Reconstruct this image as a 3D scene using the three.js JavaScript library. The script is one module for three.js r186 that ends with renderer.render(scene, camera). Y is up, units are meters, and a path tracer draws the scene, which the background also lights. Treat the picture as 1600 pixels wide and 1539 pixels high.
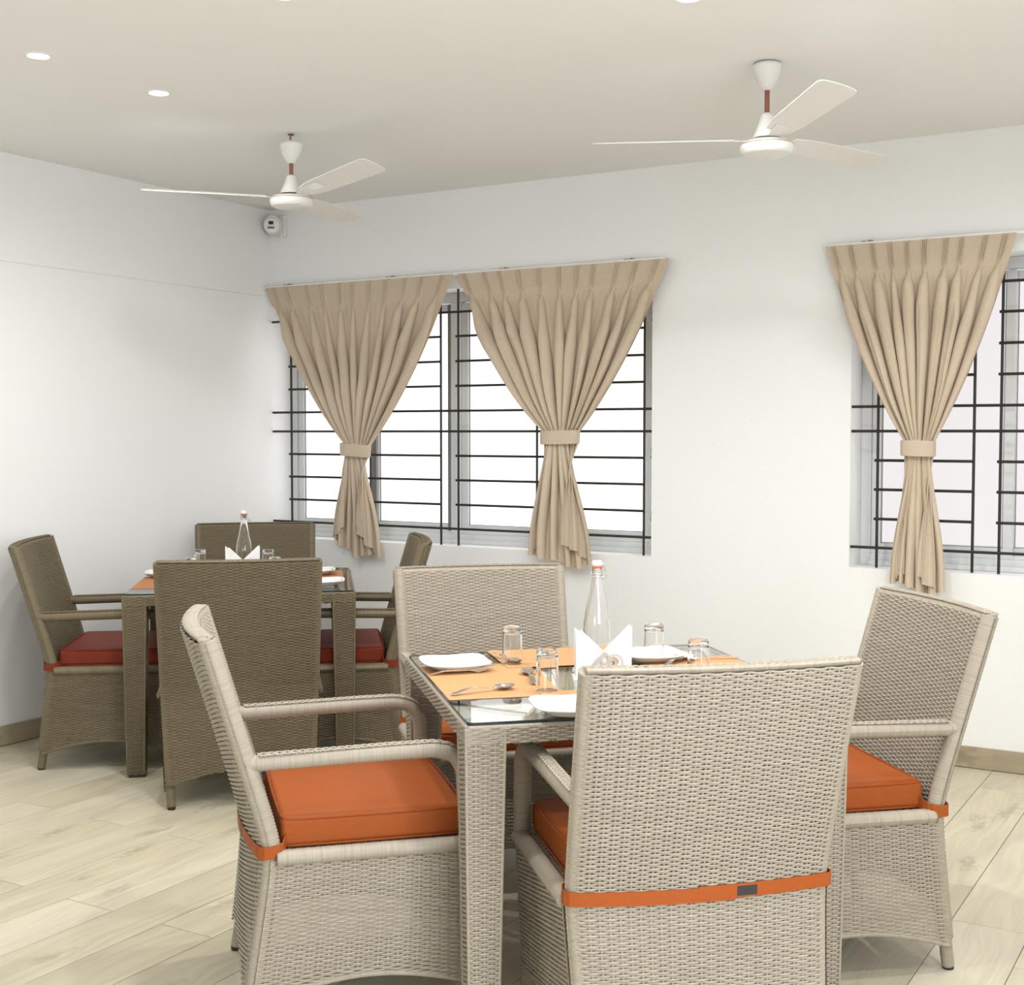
import * as THREE from 'three';
import { RoundedBoxGeometry } from 'three/addons/geometries/RoundedBoxGeometry.js';
import { mergeGeometries } from 'three/addons/utils/BufferGeometryUtils.js';
import { RectAreaLightUniformsLib } from 'three/addons/lights/RectAreaLightUniformsLib.js';

// ───────────────────────── camera, sky, exposure, large lights ─────────────────────────
const scene = new THREE.Scene();
const D2R = Math.PI / 180;
const camera = new THREE.PerspectiveCamera(41.55, 1600 / 1539, 0.05, 60);
camera.position.set(4.898, 1.4, 5.61);
camera.rotation.order = 'YXZ';
camera.rotation.set(-2.619 * D2R, 30.632 * D2R, 0.017 * D2R);
scene.add(camera);

const renderer = new THREE.WebGLRenderer({ antialias: true });
renderer.toneMapping = THREE.LinearToneMapping;
renderer.toneMappingExposure = 1.12;
renderer.shadowMap.enabled = true;
renderer.shadowMap.type = THREE.PCFSoftShadowMap;
scene.background = new THREE.Color(0.85, 0.92, 1.0);
RectAreaLightUniformsLib.init();

const LIGHT = {
  window1: 0.15, window2: 0.3, side: 4.7, front: 2.4, down: 4.2,
  paneGlow1: 1.0, paneGlow2: 0.74, sideGlow: 2, lampGlow: 9,
};
const COOL = new THREE.Color(0.86, 0.94, 1.04), WARM = new THREE.Color(0.98, 0.98, 0.98);
function areaLight(parent, color, intensity, w, h, pos, target) {
  const l = new THREE.RectAreaLight(color, intensity, w, h);
  l.name = 'daylight'; l.castShadow = true;
  l.position.set(...pos); l.lookAt(...target); parent.add(l);
  return l;
}

// ───────────────────────── helpers ─────────────────────────
function rng(seed) { let a = seed >>> 0; return () => { a = (a + 0x6D2B79F5) | 0; let t = Math.imul(a ^ (a >>> 15), 1 | a); t = (t + Math.imul(t ^ (t >>> 7), 61 | t)) ^ t; return ((t ^ (t >>> 14)) >>> 0) / 4294967296; }; }
const lerp = (a, b, t) => a + (b - a) * t, clamp = (x, a = 0, b = 1) => Math.min(b, Math.max(a, x));
const smooth = (a, b, x) => { const t = clamp((x - a) / (b - a)); return t * t * (3 - 2 * t); };
const V = (x, y, z) => new THREE.Vector3(x, y, z);
const counts = {};
function numbered(n) { const k = counts[n] = (counts[n] ?? -1) + 1; return k ? `${n}_${String(k).padStart(3, '0')}` : n; }
function shadows(o) { o.castShadow = true; o.receiveShadow = true; return o; }
function mesh(name, geo, mat, parent, own = true) {
  const g = Array.isArray(geo) ? (geo.length > 1 ? mergeGeometries(geo.map(x => x.index ? x : indexed(x))) : geo[0]) : geo;
  const m = shadows(new THREE.Mesh(g, mat)); m.name = own ? numbered(name) : name; parent.add(m); return m;
}
function indexed(g) { const n = g.attributes.position.count, i = new Uint32Array(n); for (let k = 0; k < n; k++) i[k] = k; g.setIndex(new THREE.BufferAttribute(i, 1)); return g; }
const part = (name, geo, mat, parent, label) => { const m = mesh(name, geo, mat, parent, false); if (label) m.userData.label = label; return m; };
function thing(name, label, category, pos = [0, 0, 0], turn = 0, group) {
  const o = new THREE.Group(); o.name = numbered(name); o.position.set(...pos); o.rotation.y = turn;
  o.userData = { label, category }; if (group) o.userData.group = group; scene.add(o); return o;
}
function copyThing(src, base, label, pos, turn) {
  const c = src.clone(); c.name = numbered(base); c.userData = { ...src.userData, label }; c.position.set(...pos); c.rotation.set(0, turn, 0); scene.add(c); return c;
}
const structure = (name) => { const o = new THREE.Group(); o.name = name; o.userData.kind = 'structure'; scene.add(o); return o; };
function box(w, h, d, x, y, z, r = 0) {
  const g = r ? new RoundedBoxGeometry(w, h, d, 2, r) : new THREE.BoxGeometry(w, h, d);
  if (!g.index) indexed(g);
  g.clearGroups(); return g.translate(x, y, z);
}
function bbox(x0, x1, y0, y1, z0, z1, r = 0) { return box(x1 - x0, y1 - y0, z1 - z0, (x0 + x1) / 2, (y0 + y1) / 2, (z0 + z1) / 2, r); }
function build(pos, idx, uv) {
  const g = new THREE.BufferGeometry();
  g.setAttribute('position', new THREE.BufferAttribute(new Float32Array(pos), 3));
  g.setAttribute('uv', new THREE.BufferAttribute(new Float32Array(uv), 2));
  g.setIndex(new THREE.BufferAttribute(new Uint32Array(idx), 1)); g.computeVertexNormals(); return g;
}
// closed lathe (profile [r, y] pairs)
function lathe(profile, seg = 40) { const g = new THREE.LatheGeometry(profile.map(p => new THREE.Vector2(p[0], p[1])), seg); return g; }
// tube along points with an elliptical section (rx along `side`, ry across) and wrap ridges
function tube(pts, rx, ry, side, { pitch = 0, amp = 0, radial = 10, closed = false, step = 0.01, cap = true, skew = 0, taper = null } = {}) {
  const curve = new THREE.CatmullRomCurve3(pts, closed, 'centripetal'), len = curve.getLength();
  const n = Math.max(4, Math.round(pitch ? len / pitch * 2 : len / step));
  const pos = [], idx = [], uv = [], P = curve.getSpacedPoints(n), S = side.clone().normalize();
  for (let i = 0; i <= n; i++) {
    const a = P[Math.max(0, i - 1)], b = P[Math.min(n, i + 1)], T = b.clone().sub(a).normalize();
    const B = T.clone().cross(S).normalize(), A = B.clone().cross(T).normalize(), f = taper ? taper(i / n) : 1;
    for (let k = 0; k <= radial; k++) {
      const th = k / radial * 2 * Math.PI, ph = skew ? i + skew * Math.cos(th) : i;
      const r = f * (1 + (pitch ? amp * (Math.cos(ph * Math.PI) * 0.5) : 0));
      const p = P[i].clone().addScaledVector(A, Math.cos(th) * rx * r).addScaledVector(B, Math.sin(th) * ry * r);
      pos.push(p.x, p.y, p.z); uv.push(0.3, Math.floor(i / 2) * 0.137);
    }
  }
  const w = radial + 1;
  for (let i = 0; i < n; i++) for (let k = 0; k < radial; k++) { const a = i * w + k; idx.push(a, a + 1, a + w, a + 1, a + w + 1, a + w); }
  if (cap && !closed) for (const i of [0, n]) {
    const c = pos.length / 3; pos.push(P[i].x, P[i].y, P[i].z); uv.push(0, 0);
    for (let k = 0; k < radial; k++) i ? idx.push(i * w + k, i * w + k + 1, c) : idx.push(k + 1, k, c);
  }
  return build(pos, idx, uv);
}
const rod = (a, b, r, seg = 8) => tube([a, b], r, r, Math.abs(b.clone().sub(a).normalize().x) > 0.9 ? V(0, 0, 1) : V(1, 0, 0), { radial: seg, step: 10 });
// basket weave over surf(s, t) -> Vector3: strands run along s, stakes along t
function weave(surf, rows, stakes, { keep = () => true, amp = 0.0024, dome = 0.0017, lenU = 0.6, lenV = 0.9, seed = 1, flip = 1 } = {}) {
  const pos = [], idx = [], uv = [], R = rng(seed), e = 1e-3;
  const P = (s, t) => surf(clamp(s), clamp(t));
  const normal = (s, t) => {
    const a = P(s + e, t).sub(P(s - e, t)), b = P(s, t + e).sub(P(s, t - e)); return a.cross(b).normalize().multiplyScalar(flip);
  };
  const sub = 4; // steps per stake
  for (let i = 0; i < rows; i++) {
    const t = (i + 0.5) / rows, dt = 0.5 / rows, off = R(), tone = R(), jit = (R() - 0.5) * 0.10 / rows;
    let run = -1;
    for (let k = 0; k <= stakes * sub; k++) {
      const s = k / (sub * stakes);
      if (!keep(s, t)) { run = -1; continue; }
      const c = Math.cos(Math.PI * (k / sub + i)), over = Math.sign(c) * Math.abs(c) ** 0.7, N = normal(s, t), h = amp * over * lerp(0.25, 1, smooth(0.004, 0.045, Math.min(s, 1 - s))), base = pos.length / 3;
      const wd = dt * lerp(0.90, 1.10, 0.5 + 0.5 * over); // over-strands swell, under-strands tuck in
      const flat = lerp(0.35, 1, smooth(0.004, 0.03, Math.min(s, 1 - s)));
      for (const [q, hh] of [[-1, -0.0008 * flat], [0, dome * flat], [1, -0.0008 * flat]]) {
        const p = P(s, t + jit + q * wd).addScaledVector(N, h + hh); pos.push(p.x, p.y, p.z); uv.push(s * lenU * 3 + off, tone + q * 0.02);
      }
      if (run >= 0) for (const q of [0, 1]) {
        const a = run + q, b = base + q;
        flip > 0 ? idx.push(a, b, a + 1, a + 1, b, b + 1) : idx.push(a, a + 1, b, a + 1, b + 1, b);
      }
      run = base;
    }
  }
  const wS = 0.0022 / lenU, segs = Math.max(6, Math.round(lenV / 0.04));
  for (let j = 0; j <= stakes; j++) {
    const s = clamp(j / stakes, wS, 1 - wS), off = R(); let run = -1;
    for (let k = 0; k <= segs; k++) {
      const t = k / segs; if (!keep(s, t)) { run = -1; continue; }
      const N = normal(s, t), base = pos.length / 3;
      for (const q of [-1, 1]) { const p = P(s + q * wS, t).addScaledVector(N, 0.0002); pos.push(p.x, p.y, p.z); uv.push(off, t * lenV * 3); }
      if (run >= 0) flip > 0 ? idx.push(run, run + 1, base, run + 1, base + 1, base) : idx.push(run, base, run + 1, run + 1, base, base + 1);
      run = base;
    }
  }
  return build(pos, idx, uv);
}
// added panel between a backrest's two woven faces, keeps light out of the gaps
function weaveLiner(f) { const pos = [], idx = [], uv = [], a = 10, b = 16; for (let i = 0; i <= a; i++) for (let j = 0; j <= b; j++) { const p = f(i / a, j / b); pos.push(p.x, p.y, p.z); uv.push(i / a, j / b); if (i && j) { const k = i * (b + 1) + j; idx.push(k - b - 2, k - 1, k, k - b - 2, k, k - b - 1); } } return build(pos, idx, uv); }
// flat three-strand braid laid along a path at(d) -> {p, up, side}
function braid(at, len, width, lift, seed = 1) {
  const pos = [], idx = [], uv = [], n = Math.round(len / 0.006), R = rng(seed);
  for (let b = 0; b < 4; b++) {
    const off = R();
    for (let i = 0; i <= n; i++) {
      const d = i / n * len, ph = d / 0.036 * 2 * Math.PI + b * Math.PI / 2, { p, up, side } = at(d);
      const x = Math.sin(ph) * width * 0.36, h = lift + Math.cos(ph * 1) * 0.0012 * (b % 2 ? 1 : -1), base = pos.length / 3;
      for (const [q, hh] of [[-1, -0.001], [0, 0.001], [1, -0.001]]) {
        const v = p.clone().addScaledVector(side, x + q * 0.0034).addScaledVector(up, h + hh); pos.push(v.x, v.y, v.z); uv.push(off + q * 0.03, d * 4);
      }
      if (i) for (const q of [0, 1]) { const a = base - 3 + q, c = base + q; idx.push(a, c, a + 1, a + 1, c, c + 1); }
    }
  }
  return build(pos, idx, uv);
}

// ───────────────────────── textures and materials ─────────────────────────
function noise2(seed) {
  const R = rng(seed), T = new Float32Array(65536); for (let i = 0; i < 65536; i++) T[i] = R();
  const at = (x, y) => T[((y & 255) << 8) | (x & 255)];
  return (x, y, px = 256, py = 256) => {
    const xi = Math.floor(x), yi = Math.floor(y), fx = x - xi, fy = y - yi, sx = fx * fx * (3 - 2 * fx), sy = fy * fy * (3 - 2 * fy);
    const m = (a, p) => ((a % p) + p) % p;
    return lerp(lerp(at(m(xi, px), m(yi, py)), at(m(xi + 1, px), m(yi, py)), sx), lerp(at(m(xi, px), m(yi + 1, py)), at(m(xi + 1, px), m(yi + 1, py)), sx), sy);
  };
}
function tex(w, h, fn, srgb = true) {
  const d = new Uint8Array(w * h * 4);
  for (let y = 0; y < h; y++) for (let x = 0; x < w; x++) { const c = fn(x / w, y / h, x, y), o = (y * w + x) * 4; for (let k = 0; k < 3; k++) d[o + k] = clamp(c[k] ?? c[0], 0, 255); d[o + 3] = 255; }
  const t = new THREE.DataTexture(d, w, h); t.magFilter = THREE.LinearFilter; t.minFilter = THREE.LinearMipmapLinearFilter; t.generateMipmaps = true;
  t.wrapS = t.wrapT = THREE.RepeatWrapping; if (srgb) t.colorSpace = THREE.SRGBColorSpace; t.needsUpdate = true; return t;
}
const std = (o) => new THREE.MeshPhysicalMaterial(o);
const n1 = noise2(11), n2 = noise2(23), n3 = noise2(37);

const rattanTex = tex(256, 256, (u, v) => {
  const a = n1(u * 4, v * 64, 4, 64), b = n2(u * 16, v * 16, 16, 16), k = 0.95 + 0.11 * a + 0.04 * (b - 0.5);
  return [162 * k, 152 * k, 136 * k];
});
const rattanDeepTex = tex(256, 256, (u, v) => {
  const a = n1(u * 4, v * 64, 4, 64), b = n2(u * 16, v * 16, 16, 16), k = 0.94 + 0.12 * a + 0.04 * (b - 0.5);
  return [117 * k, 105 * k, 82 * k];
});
const M = {};
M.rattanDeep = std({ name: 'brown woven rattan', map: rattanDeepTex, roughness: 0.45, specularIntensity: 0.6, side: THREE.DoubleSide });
M.liner = std({ name: 'added gap shade panel', color: new THREE.Color().setRGB(0.13, 0.115, 0.09), roughness: 0.9, side: THREE.DoubleSide });  // dark sheet added to shut out light seen through the weave
M.rattan = std({ name: 'woven rattan', map: rattanTex, roughness: 0.42, specularIntensity: 0.6, side: THREE.DoubleSide });
const wallGrain = tex(512, 512, (u, v) => { const k = 0.5 * n1(u * 64, v * 64, 64, 64) + 0.3 * n2(u * 160, v * 160, 160, 160) + 0.2 * n3(u * 16, v * 16, 16, 16); return [255 * k]; }, false);
wallGrain.repeat.set(1, 1);
M.wall = std({ name: 'white wall paint', color: new THREE.Color().setRGB(0.87, 0.87, 0.86), roughness: 0.6, bumpMap: wallGrain, bumpScale: 0.0006 });
M.ceiling = std({ name: 'ceiling paint', color: new THREE.Color().setRGB(0.88, 0.875, 0.855), roughness: 0.85, bumpMap: wallGrain, bumpScale: 0.0005 });
M.sill = std({ name: 'plaster reveal', color: new THREE.Color().setRGB(0.85, 0.85, 0.84), roughness: 0.55 });
function plankTex(seed, tint, knots) {
  const R = rng(seed), a = noise2(seed * 7 + 1), b = noise2(seed * 7 + 2), c = noise2(seed * 7 + 3), K = [];
  for (let i = 0; i < knots; i++) K.push([0.2 + 0.6 * R(), 0.08 + 0.84 * R(), 0.05 + 0.12 * R(), 0.02 + 0.035 * R(), R() - 0.5]);
  return tex(128, 768, (u, v) => {
    const warp = (a(u * 3, v * 5) - 0.5) * 0.25 + (b(u * 6, v * 14) - 0.5) * 0.06;
    const fibre = c((u + warp) * 40, v * 9), streak = b((u + warp * 1.5) * 9 + 40, v * 3.2 + 9), blotch = a(u * 2.2 + 60, v * 5 + 30);
    let k = 0.965 + 0.045 * (fibre - 0.5) + 0.07 * (streak - 0.5) + 0.06 * (blotch - 0.5), g = 0;
    for (const [ku, kv, ru, rv, sl] of K) {
      const du = (u - ku - sl * (v - kv) * 2 + warp * 0.35) / (ru * 1.4), dv = (v - kv) / (rv * 2.2), d = Math.sqrt(du * du + dv * dv);
      g = Math.max(g, (1 - smooth(0.1, 1.25, d + (c(u * 18, v * 70) - 0.5) * 0.95)) * (0.45 + 0.55 * b(u * 22 + 5, v * 40)));
    }
    const t = [209 * tint[0], 200 * tint[1], 176 * tint[2]];
    return [t[0] * k - 30 * g, t[1] * k - 30 * g, t[2] * k - 26 * g];
  });
}
const plankRough = tex(128, 256, (u, v) => [120 + 60 * (n1(u * 40, v * 10, 40, 10) - 0.5) + 40 * (n2(u * 6, v * 8, 6, 8) - 0.5)], false);
const plankBump = tex(128, 512, (u, v) => [255 * (0.6 * n1(u * 50, v * 12, 50, 12) + 0.4 * n2(u * 12, v * 6, 12, 6))], false);
const PLANK = [[3, [1, 1, 1], 1], [5, [0.985, 0.985, 0.975], 3], [8, [1.02, 1.02, 1.03], 0], [13, [0.97, 0.965, 0.945], 2], [21, [1.0, 0.99, 0.98], 4], [34, [0.955, 0.955, 0.94], 1], [55, [1.01, 1.005, 1.0], 2]]
  .map(([s, t, k]) => std({ name: 'oak look floor tile', map: plankTex(s, t, k), roughness: 0.55, roughnessMap: null, bumpMap: plankBump, bumpScale: 0.0004 }));
M.grout = std({ name: 'floor joint', color: new THREE.Color().setRGB(0.16, 0.13, 0.09), roughness: 0.9 });
M.skirt = [0, 1, 2].map(i => std({ name: 'oak look skirting tile', map: plankTex(81 + i * 9, [0.83, 0.80, 0.76], 2), roughness: 0.5 }));
M.frame = std({ name: 'white window profile', color: new THREE.Color().setRGB(0.70, 0.72, 0.72), roughness: 0.3 });
M.stile = std({ name: 'meeting stile in painted shade', color: new THREE.Color().setRGB(0.22, 0.215, 0.21), roughness: 0.5 });  // dark grey paints in the shade of stiles seen against the light
M.gasket = std({ name: 'grey window gasket', color: new THREE.Color().setRGB(0.30, 0.30, 0.31), roughness: 0.6 });
M.pane1 = std({ name: 'frosted window glow', color: 0xffffff, roughness: 0.4, emissive: new THREE.Color(1, 1, 1), emissiveIntensity: LIGHT.paneGlow1 });
M.pane2 = std({ name: 'frosted window glow pink', color: new THREE.Color(0.08, 0.075, 0.075), roughness: 0.6, emissive: new THREE.Color(1.0, 0.955, 0.965), emissiveIntensity: LIGHT.paneGlow2 });
M.pane3 = std({ name: 'bright window glow', color: 0xffffff, roughness: 0.4, emissive: new THREE.Color(0.95, 0.97, 1), emissiveIntensity: LIGHT.sideGlow });
M.iron = std({ name: 'black painted iron', color: new THREE.Color().setRGB(0.028, 0.024, 0.02), roughness: 0.55, metalness: 0.2 });
const linenBump = tex(256, 256, (u, v) => { const a = Math.sin(u * 256 * Math.PI * 0.5) * 0.5 + 0.5, b = Math.sin(v * 256 * Math.PI * 0.5) * 0.5 + 0.5; return [255 * (0.35 * a + 0.35 * b + 0.3 * n1(u * 100, v * 100, 100, 100))]; }, false);
const linenTex = tex(512, 512, (u, v) => { const k = 0.955 + 0.035 * n1(u * 24, v * 220, 24, 220) + 0.03 * n2(u * 220, v * 20, 220, 20); return [207 * k, 190 * k, 168 * k]; });
M.linen = std({ name: 'beige linen curtain', map: linenTex, bumpMap: linenBump, bumpScale: 0.0004, roughness: 0.92, side: THREE.DoubleSide, sheen: 0.3, sheenRoughness: 0.6, sheenColor: new THREE.Color(0.9, 0.85, 0.75), specularIntensity: 0.2 });
M.whiteGloss = std({ name: 'white enamel', color: new THREE.Color().setRGB(0.82, 0.81, 0.78), roughness: 0.28 });
M.bladeWhite = std({ name: 'fan blade white', color: new THREE.Color().setRGB(0.84, 0.82, 0.79), roughness: 0.4 });
M.gold = std({ name: 'gold trim', color: new THREE.Color().setRGB(0.65, 0.45, 0.16), roughness: 0.3, metalness: 0.8 });
M.rodBrown = std({ name: 'brown down rod', color: new THREE.Color().setRGB(0.27, 0.10, 0.06), roughness: 0.5 });
M.bracket = std({ name: 'tarnished brass bracket', color: new THREE.Color().setRGB(0.26, 0.21, 0.13), roughness: 0.5, metalness: 0.3 });
M.darkLine = std({ name: 'dark gap', color: new THREE.Color().setRGB(0.08, 0.06, 0.05), roughness: 0.7 });
M.black = std({ name: 'black plastic', color: new THREE.Color().setRGB(0.02, 0.018, 0.017), roughness: 0.5 });
M.china = std({ name: 'white china', color: new THREE.Color().setRGB(0.88, 0.88, 0.87), roughness: 0.12, clearcoat: 0.5 });
M.steel = std({ name: 'polished steel', color: new THREE.Color().setRGB(0.75, 0.72, 0.68), roughness: 0.16, metalness: 1 });
const matTex = tex(256, 256, (u, v) => { const c = ((Math.floor(u * 64) + Math.floor(v * 64)) % 2) ? 1 : 0.93, k = c * (0.95 + 0.1 * n1(u * 64, v * 64, 64, 64)); return [203 * k, 154 * k, 102 * k]; });
const matBump = tex(256, 256, (u, v) => [255 * Math.abs(Math.sin(u * 64 * Math.PI) * Math.sin(v * 64 * Math.PI))], false);
M.placemat = std({ name: 'woven vinyl mat', map: matTex, bumpMap: matBump, bumpScale: 0.0006, roughness: 0.55 });
const matDark = tex(256, 256, (u, v) => { const c = ((Math.floor(u * 64) + Math.floor(v * 64)) % 2) ? 1 : 0.9, k = c * (0.95 + 0.1 * n1(u * 64, v * 64, 64, 64)); return [196 * k, 128 * k, 76 * k]; });
M.placematRust = std({ name: 'rust woven vinyl mat', map: matDark, bumpMap: matBump, bumpScale: 0.0006, roughness: 0.6 });
M.paper = std({ name: 'white paper napkin', color: new THREE.Color().setRGB(0.90, 0.90, 0.89), roughness: 0.9, side: THREE.DoubleSide });
const leatherBump = tex(256, 256, (u, v) => [255 * (0.6 * n1(u * 90, v * 90, 90, 90) + 0.4 * n2(u * 40, v * 40, 40, 40))], false);
const leather = (name, r, g, b, spec = 0.28) => std({ name, color: new THREE.Color().setRGB(r, g, b), roughness: 0.5, bumpMap: leatherBump, bumpScale: 0.0004, specularIntensity: spec });
M.orange = leather('orange leatherette', 0.33, 0.078, 0.016);
M.red = leather('dark red leatherette', 0.20, 0.036, 0.019, 0.18);
M.tableGlass = std({ name: 'table glass', color: new THREE.Color(0.95, 0.975, 0.965), roughness: 0.02, transmission: 1, thickness: 0, ior: 1.5 });
M.glassEdge = std({ name: 'teal glass edge', color: new THREE.Color().setRGB(0.022, 0.038, 0.042), roughness: 0.1 });
M.clearGlass = std({ name: 'clear glass', color: 0xffffff, roughness: 0.01, transmission: 1, thickness: 0.003, ior: 1.48 });
M.bottleGlass = std({ name: 'bottle glass', color: 0xffffff, roughness: 0.01, transmission: 1, thickness: 0.003, ior: 1.45 });
M.seal = std({ name: 'orange rubber seal', color: new THREE.Color().setRGB(0.75, 0.16, 0.04), roughness: 0.5 });
M.wire = std({ name: 'bail wire', color: new THREE.Color().setRGB(0.8, 0.8, 0.8), roughness: 0.25, metalness: 1 });
M.taupe = std({ name: 'taupe holder', color: new THREE.Color().setRGB(0.56, 0.49, 0.45), roughness: 0.5 });
M.lens = std({ name: 'lamp lens', color: 0xffffff, roughness: 0.4, emissive: new THREE.Color(1, 0.93, 0.8), emissiveIntensity: LIGHT.lampGlow });
M.sensor = std({ name: 'sensor plastic', color: new THREE.Color().setRGB(0.80, 0.78, 0.73), roughness: 0.4 });

// ───────────────────────── room shell ─────────────────────────
const CEIL = 2.642, ROOM_X = 5.6, ROOM_Z = 8.2, SILL = 0.815, HEAD = 2.14;
const W1 = [0.0, 2.342], W2 = [3.286, 4.56];
{
  const uvScale = (g, s = 1) => { const a = g.attributes.uv; for (let i = 0; i < a.count; i++) a.setXY(i, a.getX(i) * s, a.getY(i) * s); return g; };
  // back wall with two window openings
  const s = new THREE.Shape(); s.moveTo(-0.25, -0.1); s.lineTo(ROOM_X + 0.25, -0.1); s.lineTo(ROOM_X + 0.25, CEIL + 0.1); s.lineTo(-0.25, CEIL + 0.1); s.closePath();
  for (const [a, b] of [W1, W2]) { const h = new THREE.Path(); h.moveTo(a, SILL); h.lineTo(b, SILL); h.lineTo(b, HEAD); h.lineTo(a, HEAD); h.closePath(); s.holes.push(h); }
  const g = new THREE.ExtrudeGeometry(s, { depth: 0.3, bevelEnabled: false }); g.clearGroups(); g.translate(0, 0, -0.3);
  const back = structure('wall_back'); part('plaster', indexed(g), M.wall, back);
  // left wall: two flush slabs with the fine joint between them
  const left = structure('wall_left');
  part('plaster', bbox(-0.25, 0, -0.1, 2.160, 0, ROOM_Z), M.wall, left);
  part('plaster', bbox(-0.25, 0, 2.1635, CEIL + 0.1, 0, ROOM_Z), M.wall, left);
  part('plaster_joint', bbox(-0.25, -0.0028, 2.160, 2.1635, 0, ROOM_Z), M.wall, left);
  // right wall with the wide daylight window outside the frame, and the wall behind the camera
  const SW = [3.7, 5.7, 0.35, 2.15];
  const right = structure('wall_right');
  part('plaster', bbox(ROOM_X, ROOM_X + 0.25, -0.1, CEIL + 0.1, 0, SW[0]), M.wall, right);
  part('plaster', bbox(ROOM_X, ROOM_X + 0.25, -0.1, CEIL + 0.1, SW[1], ROOM_Z), M.wall, right);
  part('plaster', bbox(ROOM_X, ROOM_X + 0.25, -0.1, SW[2], SW[0], SW[1]), M.wall, right);
  part('plaster', bbox(ROOM_X, ROOM_X + 0.25, SW[3], CEIL + 0.1, SW[0], SW[1]), M.wall, right);
  const FW = [3.2, 5.2, 0.9, 2.1];
  const front = structure('wall_front');
  part('plaster', bbox(-0.25, FW[0], -0.1, CEIL + 0.1, ROOM_Z, ROOM_Z + 0.25), M.wall, front);
  part('plaster', bbox(FW[1], ROOM_X + 0.25, -0.1, CEIL + 0.1, ROOM_Z, ROOM_Z + 0.25), M.wall, front);
  part('plaster', bbox(FW[0], FW[1], -0.1, FW[2], ROOM_Z, ROOM_Z + 0.25), M.wall, front);
  part('plaster', bbox(FW[0], FW[1], FW[3], CEIL + 0.1, ROOM_Z, ROOM_Z + 0.25), M.wall, front);
  const w3 = structure('window_3');
  part('pane', bbox(ROOM_X + 0.12, ROOM_X + 0.13, SW[2], SW[3], SW[0], SW[1]), M.pane3, w3);
  for (const z of [SW[0] + 0.03, (SW[0] + SW[1]) / 2, SW[1] - 0.03]) part('window_frame', bbox(ROOM_X + 0.07, ROOM_X + 0.12, SW[2], SW[3], z - 0.03, z + 0.03, 0.004), M.frame, w3);
  for (const y of [SW[2] + 0.03, SW[3] - 0.03]) part('window_frame', bbox(ROOM_X + 0.07, ROOM_X + 0.12, y - 0.03, y + 0.03, SW[0], SW[1], 0.004), M.frame, w3);
  areaLight(w3, COOL, LIGHT.side, SW[1] - SW[0] - 0.1, SW[3] - SW[2] - 0.1, [ROOM_X + 0.05, (SW[2] + SW[3]) / 2, (SW[0] + SW[1]) / 2], [0, (SW[2] + SW[3]) / 2, (SW[0] + SW[1]) / 2]);
  const w4 = structure('added_window_4');  // unseen window added for fill light from behind the camera
  part('pane', bbox(FW[0], FW[1], FW[2], FW[3], ROOM_Z + 0.12, ROOM_Z + 0.13), M.pane3, w4);
  for (const x of [FW[0] + 0.03, (FW[0] + FW[1]) / 2, FW[1] - 0.03]) part('window_frame', bbox(x - 0.03, x + 0.03, FW[2], FW[3], ROOM_Z + 0.07, ROOM_Z + 0.12, 0.004), M.frame, w4);
  for (const y of [FW[2] + 0.03, FW[3] - 0.03]) part('window_frame', bbox(FW[0], FW[1], y - 0.03, y + 0.03, ROOM_Z + 0.07, ROOM_Z + 0.12, 0.004), M.frame, w4);
  areaLight(w4, COOL, LIGHT.front, FW[1] - FW[0] - 0.1, FW[3] - FW[2] - 0.1, [(FW[0] + FW[1]) / 2, 1.5, ROOM_Z + 0.05], [(FW[0] + FW[1]) / 2, 1.5, 0]);
  const ceil = structure('ceiling'); part('plaster', bbox(-0.25, ROOM_X + 0.25, CEIL, CEIL + 0.2, -0.3, ROOM_Z + 0.25), M.ceiling, ceil);

  // floor: a bed with every plank laid on it
  const floor = structure('floor');
  part('joint_bed', bbox(-0.25, ROOM_X + 0.25, -0.12, -0.0022, -0.3, ROOM_Z + 0.25), M.grout, floor);
  const edges = [0]; for (let k = 0; k <= 7; k++) edges.push(0.795 - 0.1977 * 3 + 0.1977 * (k)); // first columns from the left wall
  for (let k = 5; k <= 8; k++) edges.push(0.795 + 0.1977 * k);
  for (let k = 1; k <= 7; k++) edges.push(2.3766 + 0.2176 * k);
  for (let k = 1; k <= 11; k++) edges.push(3.8998 + 0.2125 * k);
  edges.push(ROOM_X);
  const R = rng(404), cache = {};
  for (let c = 0; c + 1 < edges.length; c++) {
    const x0 = edges[c] + 0.0012, x1 = Math.min(edges[c + 1], ROOM_X) - 0.0012; if (x1 - x0 < 0.01) continue;
    const k = Math.round((edges[c] - 0.795) / 0.1977);
    let first = edges[c] > 3.3 ? (edges[c] > 3.85 && edges[c] < 3.95 ? 0.3 : edges[c] < 3.85 && edges[c] > 3.6 ? 0.607 : edges[c] < 4.2 ? 0.6 : 0.05 + R() * 1.1) : (Math.abs(k) % 2 ? 0.595 : 1.185);
    first += (R() - 0.5) * 0.02;
    const zs = [0]; for (let z = first; z < ROOM_Z - 0.05; z += 1.19) zs.push(z); zs.push(ROOM_Z);
    for (let i = 0; i + 1 < zs.length; i++) {
      const z0 = zs[i] + 0.0012, z1 = zs[i + 1] - 0.0012, w = x1 - x0, d = z1 - z0, key = w.toFixed(3) + d.toFixed(3);
      if (!cache[key]) {
        const g = new RoundedBoxGeometry(w, 0.03, d, 1, 0.0009); if (!g.index) indexed(g); g.clearGroups(); const p = g.attributes.position, u = g.attributes.uv;
        for (let q = 0; q < p.count; q++) u.setXY(q, p.getX(q) / w + 0.5, p.getZ(q) / 1.2 + 0.5);
        cache[key] = g;
      }
      const m = part('plank', cache[key], PLANK[Math.floor(R() * PLANK.length)], floor);
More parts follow.
